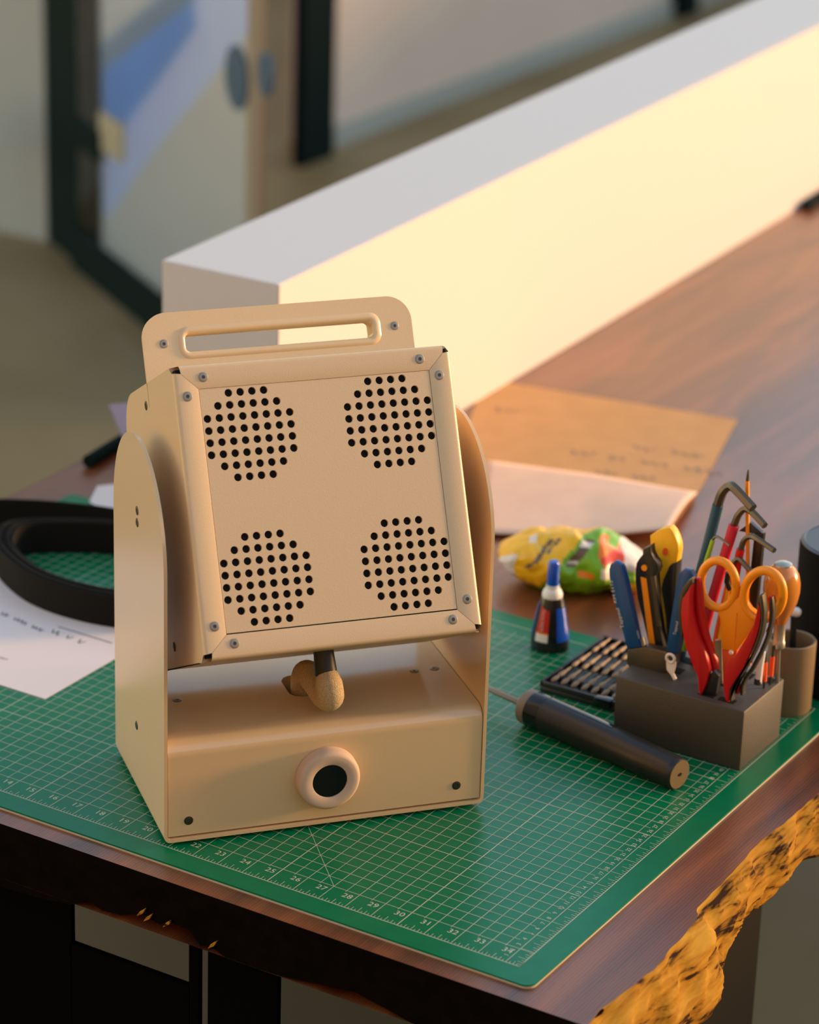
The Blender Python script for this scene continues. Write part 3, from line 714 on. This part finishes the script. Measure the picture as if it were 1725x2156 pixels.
# red pliers
t = Tool('pliers', 0.391, (1482, 1465), 'red handled pliers with a curved left grip, nearer the blue cutter', 'pliers', 'red handled pliers')
t.prism('grip', [(1455, 1231), (1447, 1245), (1436, 1262), (1433, 1289), (1436, 1325), (1443, 1362), (1457, 1398), (1469, 1426), (1471, 1457), (1473, 1465), (1477, 1462), (1487, 1440), (1494, 1410), (1484, 1374), (1473, 1350), (1463, 1319), (1457, 1289), (1456, 1258), (1457, 1240)], 0.007, 'red', 0.0, 0.0022)
t.prism('grip_edge', [(1450, 1221), (1436, 1240), (1429, 1260), (1427, 1290), (1430, 1325), (1436, 1350), (1438, 1325), (1435, 1290), (1438, 1262), (1448, 1244), (1458, 1230), (1456, 1220)], 0.010, 'steel_dark', 0.001, 0.001)
t.prism('grip', [(1464, 1218), (1472, 1218), (1476, 1245), (1480, 1290), (1490, 1340), (1501, 1375), (1508, 1390), (1511, 1410), (1502, 1420), (1492, 1405), (1484, 1374), (1473, 1345), (1463, 1310), (1459, 1280), (1459, 1245)], 0.007, 'red', 0.008, 0.0022)
t.prism('jaw', [(1478, 1455), (1490, 1425), (1504, 1412), (1514, 1425), (1508, 1462), (1490, 1470)], 0.008, 'plastic_black', 0.004, 0.001)
t = Tool('pliers', 0.392, (1535, 1482), 'red handled pliers with dark tan edged grips, nearest the block corner', 'pliers', 'red handled pliers')
z4 = lambda l: Z(l, 1480, 1230, 7.04)
t.prism('grip', z4([(820, 260), (850, 350), (862, 480), (835, 650), (775, 850), (695, 1050), (605, 1250), (485, 1430), (400, 1560), (385, 1780), (355, 1780), (312, 1620), (297, 1450), (310, 1300), (350, 1180), (410, 1110), (470, 1080), (530, 980), (640, 800), (750, 600), (790, 430)]), 0.005, 'red', 0.0, 0.0015)
t.prism('grip_edge', z4([(818, 200), (845, 165), (880, 165), (895, 260), (912, 400), (905, 550), (870, 750), (800, 950), (700, 1150), (600, 1310), (480, 1470), (430, 1580), (425, 1740), (395, 1740), (390, 1600), (440, 1510), (560, 1350), (650, 1200), (740, 980), (820, 750), (860, 550), (860, 430), (835, 300)]), 0.0085, 'steel_dark', -0.001, 0.0008)
t.prism('grip', z4([(955, 200), (1020, 175), (1015, 300), (1000, 560), (960, 750), (930, 700), (975, 600), (985, 400)]), 0.005, 'red', 0.012, 0.001)
t.prism('grip_edge', z4([(1000, 210), (1025, 195), (1035, 260), (1045, 400), (1030, 560), (980, 750), (920, 920), (840, 1100), (740, 1290), (640, 1420), (600, 1520), (590, 1650), (555, 1650), (545, 1600), (560, 1480), (600, 1400), (700, 1250), (830, 1010), (920, 800), (975, 600), (990, 400), (985, 300)]), 0.0075, 'steel_dark', 0.011, 0.0008)
t.prism('grip_edge', z4([(490, 1620), (510, 1530), (535, 1500), (530, 1560), (520, 1640)]), 0.004, 'red', 0.009)

# scissors
t = Tool('scissors', 0.414, (1535, 1440), 'orange handled scissors with two finger loops', 'scissors')
def loop(name, cxp, cyp, ax, ay, tilt, r, dy=0.0):
    pts = []
    for k in range(36):
        a = 2 * math.pi * k / 36; u = ax * math.cos(a); v = ay * math.sin(a)
        ct, st = math.cos(tilt), math.sin(tilt); pts.append(t.p((cxp + u * ct - v * st, cyp + u * st + v * ct, dy)))
    pts += [pts[0], pts[1]]
    return tube(name, pts, r, 'orange', t.e, 14, cap=False, autosmooth=180)
loop('finger_loop', 1513, 1230, 37, 50, -0.10, 0.0040, 0.003)
loop('finger_loop', 1608, 1252, 41, 51, 0.10, 0.0043, 0.003)
t.prism('handle_body', [(1507, 1284), (1530, 1282), (1550, 1262), (1562, 1250), (1568, 1262), (1580, 1282), (1600, 1298), (1592, 1315), (1570, 1345), (1553, 1368), (1545, 1373), (1519, 1367), (1517, 1330), (1515, 1300)], 0.007, 'orange', 0.0, 0.0015)
t.prism('handle_stem', [(1520, 1366), (1545, 1372), (1552, 1368), (1545, 1430), (1522, 1440)], 0.006, 'orange_red', 0.002, 0.001)
t.prism('blade', [(1506, 1348), (1519, 1348), (1522, 1440), (1508, 1440)], 0.003, 'steel', 0.008)
c = t.p((1540, 1373)); lathe('pivot_screw', [(0.0022, 0), (0.0020, 0.001), (0, 0.0013)], 'white_gloss', t.e, 16, mtx=Matrix.Translation((c.x, -0.0002, c.z)) @ Matrix.Rotation(math.radians(90), 4, 'X'))
tube('mould_seam', [t.p((1552, 1290)) + Vector((0, -0.0002, 0)), t.p((1549, 1330)) + Vector((0, -0.0002, 0)), t.p((1545, 1366)) + Vector((0, -0.0002, 0))], 0.0006, 'orange', t.e, 6)

# hex keys
def hexkey(y0, steel, rs, sleeve, rl, m, label, base):
    t = Tool('hex_key', y0, base, label, 'hex key', 'L shaped hex keys in the holder')
    t.tube('bent_steel', steel, rs, 'steel_dark', 6, n=6)
    t.tube('colour_sleeve', sleeve, rl, m, 2, n=14)
    return t
px = 1 / 2330.0
hexkey(0.452, [(1508, 1080), (1513, 1060), (1522, 1036), (1537, 1023), (1552, 1033, -0.004), (1586, 1070, -0.012)], 10.5 * px, [(1512, 1063), (1470, 1230), (1447, 1320), (1428, 1400)], 12 * px, 'sleeve_blue', 'largest hex key with a long dark blue sleeve', (1428, 1405))
hexkey(0.450, [(1541, 1125), (1547, 1104), (1556, 1083), (1570, 1071), (1585, 1079, -0.004), (1611, 1107, -0.012)], 8 * px, [(1546, 1105), (1518, 1200), (1490, 1300), (1465, 1395)], 11.5 * px, 'pink', 'hex key with a deep pink sleeve beside the blue one', (1462, 1402))
hexkey(0.448, [(1557, 1170), (1561, 1155), (1567, 1138), (1578, 1130), (1592, 1133, -0.004), (1631, 1159, -0.014)], 6.3 * px, [(1560, 1156), (1553, 1190), (1535, 1290), (1515, 1390)], 9 * px, 'red', 'hex key with a bright red sleeve and a long bare arm', (1513, 1400))
hexkey(0.440, [(1499, 1148), (1502, 1136), (1506, 1131), (1515, 1132, -0.002), (1537, 1149, -0.010)], 2.7 * px, [(1502, 1137), (1487, 1182), (1465, 1260), (1440, 1370)], 4.8 * px, 'sleeve_green', 'thin hex key with a lime green sleeve', (1437, 1390))
hexkey(0.444, [(1540, 1205), (1546, 1184), (1556, 1177), (1567, 1187, -0.003), (1586, 1208, -0.008)], 6 * px, [(1541, 1200), (1530, 1250), (1512, 1330), (1500, 1400)], 7.5 * px, 'orange_red', 'short hex key with an orange sleeve seen through the scissors loop', (1500, 1402))
# slim things at the back
t = Tool('pencil', 0.458, (1578, 1400), 'thin orange pencil standing tallest in the holder', 'pencil')
t.tube('pencil_body', [(1578, 1400), (1575, 1200), (1574, 1012)], 4.3 * px, 'orange', 1, n=6)
tube('pencil_tip', [t.p((1574, 1013)), t.p((1575, 1000)), t.p((1576, 989))], [4.0 * px, 3.0 * px, 1.4 * px], 'steel_dark', t.e, 8)
t = Tool('craft_knife', 0.4585, (1578, 1400), 'flat black craft knife with a pale blue blade behind the red hex key', 'knife')
t.prism('knife_body', [(1588, 1124), (1608, 1124), (1604, 1165), (1597, 1240), (1590, 1300), (1580, 1400), (1560, 1400), (1572, 1290), (1580, 1200)], 0.006, 'plastic_black', 0.0, 0.001)
t.prism('blade_cover', [(1556, 1118), (1580, 1100), (1604, 1121), (1590, 1124)], 0.004, 'speaker_top', 0.001)
t = Tool('small_screwdriver', 0.436, (1522, 1400), 'small yellow and black screwdriver seen through the scissors loop', 'screwdriver')
t.tube('driver_handle', [(1512, 1390), (1522, 1320), (1530, 1262), (1534, 1240)], [7 * px] * 6 + [6 * px] * 6 + [4 * px] * 7, 'yellow', 6)
t.tube('driver_cap', [(1538, 1242), (1531, 1225), (1534, 1205)], 6 * px, 'plastic_black', 1)
# awl with an amber handle
t = Tool('awl', 0.455, (1637, 1440), 'awl with a pear shaped amber handle at the right of the holder', 'awl')
ax0 = t.p((1639, 1372)); ax1 = t.p((1650, 1184)); axd = (ax1 - ax0); Lx = axd.length
RM = Matrix.Translation(ax0) @ axd.to_track_quat('Z', 'Y').to_matrix().to_4x4()
k = Lx / 188
hp = lathe('awl_handle', [(13 * px, 60 * k), (16 * px, 65 * k), (19 * px, 74 * k), (27 * px, 90 * k), (35 * px, 108 * k), (39 * px, 128 * k), (39 * px, 146 * k), (35 * px, 164 * k), (27 * px, 176 * k), (20 * px, 182 * k)], 'amber_wood', t.e, 28, mtx=RM)
lathe('steel_cap', [(20 * px, 180 * k), (19 * px, 185 * k), (12 * px, 188.5 * k), (0, 189.5 * k)], 'steel', t.e, 24, mtx=RM)
lathe('ferrule', [(0, 5 * k), (11 * px, 7 * k), (14 * px, 10 * k), (14 * px, 22 * k), (12.5 * px, 24 * k), (12.5 * px, 61 * k)], 'steel', t.e, 24, mtx=RM)
tube('awl_shaft', [t.p((1637, 1436)), ax0 + axd * 0.05], 0.0021, 'steel', t.e, 10)
fl = []
for s in range(9):
    q = s / 8; h = (92 + 70 * q) * k; r = (27 + 12.5 * math.sin(math.pi * q)) * px + 0.0002
    fl.append(RM @ Vector((r * math.cos(-0.55), r * math.sin(-0.55), h)))
tube('handle_flute', fl, 0.0016, 'amber_wood', hp, 8)
# slim red banded drivers
for (b, tpx, lab) in (((1609, 1452), (1613, 1372), 'slim rod with an orange red band at the right edge of the holder'), ((1622, 1441), (1629, 1360), 'slim rod with an orange red band close to the awl shaft')):
    t = Tool('precision_bit', 0.438 if b[0] < 1615 else 0.448, b, lab, 'tool bit', 'slim banded rods')
    t.tube('shaft', [b, tpx], 0.0013, 'steel_dark', 1, n=8)
    mid = [(b[0] + (tpx[0] - b[0]) * q, b[1] + (tpx[1] - b[1]) * q) for q in (0.22, 0.72)]
    t.tube('red_band', mid, 0.0022, 'orange_red', 1, n=10)
t = Tool('white_stick', 0.430, (1597, 1438), 'short glossy white stick between the pliers and the banded rods', 'stick')
t.tube('stick_body', [(1597, 1438), (1601, 1400), (1606, 1372)], 0.0032, 'white_gloss', 1, n=14)
t.tube('stick_collar', [(1596, 1440), (1597, 1428)], 0.0036, 'steel_dark', 1, n=14)

# ------------------------------------------------------------------ cup, round speaker
cc = Vector((0.1675, 0.5275, ZT))
CUP = empty('metal_cup', cc, 0, 'tan lit cylindrical cup behind the tool holder', 'cup')
R = 0.0225
lathe('cup_wall', [(0.0, 0.0), (R - .002, 0.0), (R, 0.003), (R, 0.071), (R - .001, 0.072), (R - .003, 0.071), (R - .003, 0.006), (0, 0.006)], 'cup_body', CUP, 48)
WK = empty('white_capped_pen', (0.170, 0.530, ZT + 0.007), 0, 'pen with a rounded white cap standing in the cup', 'pen')
pt = ony(1672, 1289, 0.530) - Vector((0.170, 0.530, ZT + 0.007))
tube('pen_body', [Vector((0, 0, 0)), pt * 0.95], 0.003, 'plastic_black', WK, 12)
tube('pen_cap', [pt + Vector((-0.007, 0, -0.001)), pt + Vector((-0.004, 0, 0)), pt + Vector((0.004, 0, 0.001)), pt + Vector((0.0065, 0, 0.001))], [0.0035, 0.0048, 0.0048, 0.003], 'white_gloss', WK, 16)
RS = empty('round_speaker', (0.1865, 0.607, ZT), 0, 'black cylindrical smart speaker at the right edge', 'speaker')
lathe('cloth_body', [(0.0475, 0.0), (0.0495, 0.002), (0.0495, 0.143), (0.0485, 0.1465)], 'speaker_cloth', RS, 64)
lathe('top_disc', [(0.0485, 0.1463), (0.0475, 0.1480), (0.0455, 0.1485), (0.0445, 0.1478), (0.0, 0.1478)], 'speaker_top', RS, 64)

# ------------------------------------------------------------------ electric screwdriver
nose = onz(1112, 1487, ZT + 0.0175); tail = onz(1430, 1630, ZT + 0.0150)
ES = empty('electric_screwdriver', (nose.x, nose.y, ZT), 0, 'black electric screwdriver lying on the mat with a tan end disc', 'screwdriver')
n0 = nose - ES.location; t0 = tail - ES.location; d = (n0 - t0); L = d.length
EM = Matrix.Translation(t0) @ d.to_track_quat('Z', 'Y').to_matrix().to_4x4()
lathe('driver_body', [(0.0138, 0.0), (0.0148, 0.0015), (0.0152, 0.006), (0.0160, 0.06), (0.0170, 0.11), (0.0172, L - 0.024), (0.0172, L - 0.022)], 'plastic_black', ES, 48, mtx=EM)
lathe('gloss_collar', [(0.0173, L - 0.024), (0.0174, L - 0.010), (0.0172, L - 0.008)], 'gloss_black', ES, 48, mtx=EM)
lathe('nose_ring', [(0.0168, L - 0.008), (0.0172, L - 0.006), (0.0165, L + 0.001), (0.0145, L + 0.003), (0.0, L + 0.003)], 'ring_grey', ES, 48, mtx=EM)
lathe('chuck', [(0.0048, L + 0.002), (0.0048, L + 0.008), (0.0040, L + 0.010), (0, L + 0.010)], 'steel_dark', ES, 20, mtx=EM)
lathe('driver_bit', [(0.0031, L + 0.009), (0.0031, L + 0.040), (0.0024, L + 0.050), (0.0016, L + 0.054), (0, L + 0.055)], 'ring_grey', ES, 6, mtx=EM)
ed = lathe('end_disc', [(0.0134, 0.0005), (0.0134, -0.0010), (0.0, -0.0010)], 'disc_tan', ES, 40, mtx=EM)
lathe('charge_port', [(0.0022, -0.0008), (0.0022, -0.0014), (0, -0.0014)], 'black_gap', ed, 12, mtx=EM @ Matrix.Diagonal((1.3, 0.7, 1, 1)))
bt = [EM @ Vector((0.0166 * math.cos(a), 0.0166 * math.sin(a), L - 0.03 - 0.09 * s / 8)) for a in (0,) for s in range(9)]
# glossy inset strip along the top
gl = []
up = (EM.to_3x3().inverted() @ Vector((0, 0, 1))); a0 = math.atan2(up.y, up.x)
vs, fs = [], []
for i in range(12):
    h = L - 0.026 - 0.075 * i / 11
    r = 0.01735 if h > 0.11 else 0.0160 + (0.0172 - 0.0160) * (h - 0.06) / 0.05 + 0.0002
    for j in range(7):
        a = a0 + 0.15 + (-0.22 + 0.44 * j / 6); vs.append(EM @ Vector((r * math.cos(a), r * math.sin(a), h)))
for i in range(11):
    for j in range(6): fs.append([i * 7 + j, i * 7 + j + 1, (i + 1) * 7 + j + 1, (i + 1) * 7 + j])
mesh('gloss_strip', vs, fs, 'gloss_black', ES, smooth=True)

# ------------------------------------------------------------------ bit case and bits
BC = empty('bit_case', (-0.042, 0.424, ZT), 0, 'open black bit case lying between the screwdriver and the holder', 'case')
cw, cl = 0.096, 0.128
box('case_tray', (0, 0, 0), (cw, cl, 0.006), 'plastic_black', BC, 0.0015)
for a, b in (((0, 0, 0.006), (0.003, cl, 0.011)), ((cw - .003, 0, 0.006), (cw, cl, 0.011)), ((0, 0, 0.006), (cw, 0.003, 0.011)), ((0, cl - .003, 0.006), (cw, cl, 0.011))): box('case_wall', a, b, 'plastic_black', BC, 0.0006)
for yy in (0.022, 0.064, 0.106): box('bit_rack', (0.004, yy - 0.003, 0.006), (cw - 0.004, yy + 0.003, 0.0085), 'plastic_black', BC)
box('latch', (cw * 0.62, -0.004, 0.004), (cw * 0.80, 0.006, 0.012), 'gloss_black', BC, 0.001)
def bitmesh():
    prof = [(0.0, 0.0), (0.0020, 0.0005), (0.0031, 0.003), (0.0031, 0.009), (0.0020, 0.0115), (0.0020, 0.013), (0.0031, 0.015), (0.0031, 0.022), (0.0018, 0.027), (0.0018, 0.033), (0.0009, 0.038), (0, 0.0385)]
    vs, fs = [], []; n = 6
    for r, h in prof:
        for k in range(n): vs.append((0.75 * r * math.cos(math.pi * k / 3), h, 0.75 * r * math.sin(math.pi * k / 3)))
    for i in range(len(prof) - 1):
        for k in range(n): fs.append([i * n + k, i * n + (k + 1) % n, (i + 1) * n + (k + 1) % n, (i + 1) * n + k])
    return vs, fs
vs, fs = bitmesh(); first = None
for i in range(8):
    for j in range(3):
        if first is None: o = mesh('screwdriver_bit', vs, fs, 'bit_gold'); first = o
        else: o = bpy.data.objects.new('screwdriver_bit', first.data); COL.objects.link(o)
        o.location = (-0.042 + 0.0095 + 0.0108 * i, 0.424 + 0.006 + 0.0405 * j, ZT + 0.0110)
        tag(o, 'small gold screwdriver bit lying in the open black bit case', 'screwdriver bit', 'bits in the black case')

# ------------------------------------------------------------------ glue bottle
gc = Vector((-0.0825, 0.5165, ZT))
GB = empty('glue_bottle', gc, math.radians(24), 'small black glue bottle with a red label and a blue cap', 'bottle')
prof = [(0.0168, 0.0), (0.0188, 0.0015), (0.0190, 0.010), (0.0182, 0.018), (0.0165, 0.026), (0.0140, 0.040), (0.0112, 0.052), (0.0098, 0.0555)]
body = lathe('bottle_body', prof, 'glue_black', GB, 40, sx=1.0, sy=0.85)
lathe('shoulder', [(0.0100, 0.0550), (0.0102, 0.0580), (0.0085, 0.0620), (0.0066, 0.0640), (0.0066, 0.0675)], 'white_dull', GB, 32)
capm = lathe('cap', [(0.0058, 0.0660), (0.0059, 0.0670), (0.0058, 0.0900), (0.0045, 0.0920), (0, 0.0922)], 'glue_blue', GB, 24)
def rat(h):
    for (r0, h0), (r1, h1) in zip(prof, prof[1:]):
        if h <= h1: return r0 + (r1 - r0) * (h - h0) / (h1 - h0)
    return prof[-1][0]
def patch(name, a0, a1, h0, h1, m, off=0.0004, slant=0.0):
    vs, fs = [], []; A, B = 8, 8
    for i in range(A + 1):
        for j in range(B + 1):
            a = math.radians(a0 + (a1 - a0) * j / B); h = h0 + (h1 - slant * j / B - h0) * i / A; r = rat(h) + off
            vs.append((r * math.cos(a), 0.85 * r * math.sin(a) + (off if False else 0), h))
    for i in range(A):
        for j in range(B): fs.append([i * (B + 1) + j, i * (B + 1) + j + 1, (i + 1) * (B + 1) + j + 1, (i + 1) * (B + 1) + j])
    return mesh(name, vs, fs, m, body, smooth=True)
ca = -90 - 24 - 24.0     # direction of the camera side in the bottle frame
lab = patch('red_label', ca + 2, ca + 44, 0.0215, 0.0470, 'glue_red', slant=0.004)
patch('white_label', ca + 2, ca + 44, 0.0115, 0.0195, 'white_dull')
patch('label_band', ca + 2, ca + 44, 0.0195, 0.0212, 'bag_orange')
patch('blue_panel', ca + 72, ca + 130, 0.012, 0.046, 'glue_blue')
patch('blue_panel', ca - 62, ca - 22, 0.014, 0.050, 'glue_blue')
v, f = text_geo('LOCTITE', 0.0062)
wv = max(q.x for q in v) - min(q.x for q in v); vs = []
for q in v:
    h = 0.0335 + q.x * (0.021 / wv); a = math.radians(ca + 21 - q.y * 2600 / 1.0 * 1.0); r = rat(h) + 0.0008; vs.append((r * math.cos(a), 0.85 * r * math.sin(a), h))
mesh('label_lettering', vs, f, 'text_white', lab)

# ------------------------------------------------------------------ sweets bag
bc = Vector((-0.140, 0.672, ZW))
BG = empty('sweet_bag', bc, math.radians(26), 'crumpled yellow and green sweet bag behind the glue bottle', 'bag')
NU, NV = 84, 56; vs, fs, mi = [], [], []
def bagp(u, v):   # u -1..1 along, v angle 0..2pi
    w = max(0.0, 1 - abs(u) ** 3.2); e = 0.25 + 0.75 * w
    lift = 0.004 * math.sin(3 * u + 1)
    y = 0.044 * math.cos(v) * (0.55 + 0.45 * w); z = 0.030 * math.sin(v) * (0.10 + 0.90 * w ** 0.8)
    x = 0.078 * u
    nz = noise.noise(Vector((u * 3.2, math.cos(v) * 1.7, math.sin(v) * 1.7))); n2 = noise.noise(Vector((u * 9, math.cos(v) * 4, math.sin(v) * 4 + 3)))
    k = 1 + 0.20 * nz + 0.08 * n2
    y *= k; z *= k
    return Vector((x + 0.004 * nz, y + 0.006 * u * u, max(0.0008, z + 0.0265 + lift - 0.006 * u)))
for i in range(NU + 1):
    for j in range(NV): vs.append(bagp(-1 + 2 * i / NU, 2 * math.pi * j / NV))
NAMES = ['bag_yellow', 'bag_green', 'bag_orange', 'bag_red', 'bag_brown', 'bag_white']
def bagcol(u, v):
    # v: pi/2 top, 3pi/2 bottom, pi = towards +... camera side is cos<0
    s = v / math.pi            # camera facing strip roughly 0.6 .. 1.4
    w = noise.noise(Vector((u * 4, s * 4, 8))) * 0.05
    if u > 0.80: return 5 if s < 0.9 else 0
    if u > 0.52 and s > 1.02: return 0
    if u > 0.28 and u < 0.66 and 0.50 < s < 0.90:
        r = math.hypot((u - 0.46) / 0.19, (s - 0.68) / 0.22)
        if r < 1: return 1 if (u > 0.44 and u < 0.56 and s < 0.60) else (3 if ((s - 0.68) + (u - 0.46) * 0.8) > 0.02 else 2)
    if u > 0.58 and s < 0.85: return 5
    if 0.34 < u < 0.52 and 0.88 < s < 1.0: return 5
    if u < -0.22 + (0.95 - s) * 0.9 + w:
        d = (u + 0.42) + (s - 0.80) * 0.9
        if -0.07 < d < 0.0 and 0.62 < s < 0.95: return 4
        if 0.03 < d < 0.07 and 0.62 < s < 0.80: return 4
        if u < -0.75 and s > 0.8: return 5
        if u > -0.60 and u < -0.50 and 0.55 < s < 0.65: return 5
        return 0
    d = (u - 0.06) + (s - 0.78) * 0.7
    if abs(d) < 0.075 and 0.60 < s < 0.93: return 4 if (int((s * 100)) % 3) else 5
    if math.hypot((u - 0.16) / 0.10, (s - 1.0) / 0.05) < 1: return 2
    return 1
for i in range(NU):
    for j in range(NV):
        fs.append([i * NV + j, i * NV + (j + 1) % NV, (i + 1) * NV + (j + 1) % NV, (i + 1) * NV + j]); mi.append(bagcol(-1 + 2 * (i + .5) / NU, 2 * math.pi * (j + .5) / NV))
fs.append(list(range(NV))[::-1]); fs.append([NU * NV + k for k in range(NV)]); mi += [0, 5]
bo = mesh('bag_foil', vs, fs, NAMES, BG, smooth=True)
bo.data.polygons.foreach_set('material_index', mi)

# ------------------------------------------------------------------ papers
def scribble(G, start, dirv, perp, words, size, z, w, seed):
    rnd = random.Random(seed); p = Vector(start)
    for L in words:
        x = 0; prev = None
        while x < L:
            q = p + dirv * x + perp * (size * (0.5 * math.sin(x / size * 6.0 + rnd.random()) + 0.25 * rnd.uniform(-1, 1)))
            if prev is not None:
                d = (q - prev).normalized(); n = Vector((-d.y, d.x, 0)) * w * 0.5
                G.quad(prev - n, q - n, q + n, prev + n)
            prev = q; x += size * 0.18
        p = p + dirv * (L + size * 1.3)
PA = empty('written_sheet', (-0.413, 0.1417, ZT), 0, 'white handwritten sheet lying on the mat under the strap', 'paper')
sheet = prism('sheet', [Vector((0, 0, 0.0003)), Vector((0, 0.21, 0.0003)), Vector((-0.297, 0.21, 0.0003)), Vector((-0.297, 0, 0.0003))], (0, 0, 0.0003), 'paper', PA)
G = Geo()
def lw(px_, py_): q = onz(px_, py_, ZT + 0.0007); return q - Vector((-0.413, 0.1417, ZT))
a, b = lw(122, 1319), lw(236, 1354)
d = (b - a).normalized(); n = Vector((-d.y, d.x, 0)) * 0.0008; G.quad(a - n, b - n, b + n, a + n)
scribble(G, lw(2, 1290), (lw(75, 1322) - lw(2, 1290)).normalized(), Vector((0, 1, 0)), [0.012, 0.02, 0.018], 0.005, 0, 0.0013, 1)
scribble(G, lw(108, 1328), (lw(165, 1350) - lw(108, 1328)).normalized(), Vector((0, 1, 0)), [0.012, 0.008, 0.008], 0.006, 0, 0.0013, 2)
scribble(G, lw(-20, 1378), Vector((1, 0, 0)), Vector((0, 1, 0)), [0.02], 0.003, 0, 0.0006, 3)
for v_ in G.v: v_.z = 0.0007
G.obj('handwriting', 'ink', PA)
KP = empty('kraft_sheet', (-0.33, 1.06, ZW), 0, 'brown kraft paper with pencil notes lying by the white box', 'paper')
ok = Vector((-0.33, 1.06, ZW))
kz = 0.0006
kp = [onz(1004, 845, ZW), onz(1040, 803, ZW), onz(1553, 886, ZW), onz(1476, 1030, ZW), onz(1418, 1108, ZW), onz(990, 1090, ZW), onz(985, 900, ZW)]
prism('sheet', [q - ok + Vector((0, 0, kz)) for q in kp], (0, 0, 0.0006), 'kraft', KP)
G = Geo()
def lk(px_, py_): return onz(px_, py_, ZW + 0.0015) - ok
for k_, (p0, p1, words, sz) in enumerate([((1200, 950), (1440, 985), [0.03, 0.022, 0.035, 0.045], 0.012), ((1330, 940), (1440, 955), [0.03, 0.04], 0.012), ((1250, 993), (1360, 1006), [0.03, 0.03], 0.010), ((1040, 860), (1100, 870), [0.03], 0.012)]):
    a, b = lk(*p0), lk(*p1); scribble(G, a, (b - a).normalized(), Vector((0, 1, 0)), words, sz, 0, 0.0018, 10 + k_)
for v_ in G.v: v_.z = kz + 0.0009
G.obj('pencil_notes', 'pencil_ink', KP)
KF = empty('pale_sheet', (-0.25, 0.93, ZW), 0, 'paler curved sheet overlapping the front of the kraft paper', 'paper')
of = Vector((-0.25, 0.93, ZW)); A, B = 24, 14; vs, fs = [], []
e0 = [onz(1024, 968, ZW + .004), onz(1250, 998, ZW + .004), onz(1468, 1036, ZW + .006)]
e1 = [onz(1000, 1120, ZW + .006), onz(1230, 1130, ZW + .006), onz(1410, 1112, ZW + .016)]
for i in range(A + 1):
    s = i / A
    for j in range(B + 1):
        q = j / B
        l0 = e0[0].lerp(e0[1], s * 2) if s < .5 else e0[1].lerp(e0[2], s * 2 - 1); l1 = e1[0].lerp(e1[1], s * 2) if s < .5 else e1[1].lerp(e1[2], s * 2 - 1)
        p = l0.lerp(l1, q); p.z += 0.005 * math.sin(math.pi * q) * (0.4 + 0.6 * s); vs.append(p - of)
for i in range(A):
    for j in range(B): fs.append([i * (B + 1) + j, i * (B + 1) + j + 1, (i + 1) * (B + 1) + j + 1, (i + 1) * (B + 1) + j])
ps = mesh('sheet', vs, fs, 'kraft_pale', KF, smooth=True)
sm_ = ps.modifiers.new('thick', 'SOLIDIFY'); sm_.thickness = 0.0016
# loose white papers at the back left
wp = prism('paper_scrap', [onz(x_, y_, ZT + 0.0005) for x_, y_ in ((188, 1057), (205, 1024), (330, 1010), (330, 1090), (215, 1072))], (0, 0, 0.0005), 'paper')
tag(wp, 'white paper scrap on the mat behind the speaker at the left', 'paper')
up_ = Vector((-0.62, 0.78, ZW))
cp_ = prism('standing_card', [ony(x_, y_, 0.70) for x_, y_ in ((229, 853), (262, 850), (330, 850), (330, 940), (264, 935))], (0, 0.0015, 0), 'lavender_card')
tag(cp_, 'pale lavender card standing up behind the left of the speaker', 'card')
db = tube('dark_bar', [onz(186, 972, ZW + 0.008), onz(262, 925, ZW + 0.008), onz(300, 905, ZW + 0.008)], 0.008, 'frame_black', None, 10)
tag(db, 'dark rod lying on the left edge of the table', 'rod')
bw = prism('black_wedge', [onz(x_, y_, ZW) for x_, y_ in ((1688, 440), (1760, 395), (1775, 402), (1705, 446))], (0, 0, 0.012), 'frame_black')
tag(bw, 'small black bar beside the far foot of the white box', 'bar')

# ------------------------------------------------------------------ coiled strap
ST = empty('coiled_strap', (-0.53, 0.39, ZT), 0, 'black webbing strap coiled on edge at the left', 'strap')
so = Vector((-0.53, 0.39, ZT)); ZS = ZT + 0.0012
def band(name, pts, h, th, closed=False, z0=0.0012, parent=ST):
    path = smooth_path(pts, 10, closed); n = len(path); vs, fs = [], []
    for i, p in enumerate(path):
        t = (path[(i + 1) % n if closed else min(i + 1, n - 1)] - path[(i - 1) % n if closed else max(i - 1, 0)]); t.z = 0; t.normalize(); nn = Vector((-t.y, t.x, 0)) * th / 2
        for off, z in ((-1, 0.0), (1, 0.0), (1, h), (-1, h)): vs.append(p + nn * off + Vector((0, 0, z0 + z)))
    m_ = n if closed else n - 1
    for i in range(m_):
        for k in range(4): fs.append([i * 4 + k, i * 4 + (k + 1) % 4, ((i + 1) % n) * 4 + (k + 1) % 4, ((i + 1) % n) * 4 + k])
    if not closed: fs += [[0, 1, 2, 3], [(n - 1) * 4 + k for k in range(4)]]
    return mesh(name, vs, fs, 'strap', parent, autosmooth=60)
outer = [Vector((x, y, 0)) - Vector((so.x, so.y, 0)) for x, y in ((-0.655, 0.372), (-0.625, 0.338), (-0.563, 0.3065), (-0.50, 0.300), (-0.44, 0.315), (-0.39, 0.36), (-0.385, 0.41), (-0.43, 0.460), (-0.50, 0.478), (-0.57, 0.465), (-0.63, 0.430), (-0.660, 0.400))]
cen = Vector((0.0, 0.01, 0))
for k_ in range(5):
    s = 1 - 0.036 * k_
    band('strap_turn', [cen + (p - cen) * s for p in outer], 0.033 + 0.0012 * (k_ % 2), 0.0024, True)
band('strap_tail', [Vector((x, y, 0)) - Vector((so.x, so.y, 0)) for x, y in ((-0.80, 0.396), (-0.74, 0.418), (-0.66, 0.464), (-0.58, 0.489), (-0.48, 0.490), (-0.40, 0.470))], 0.034, 0.0026)
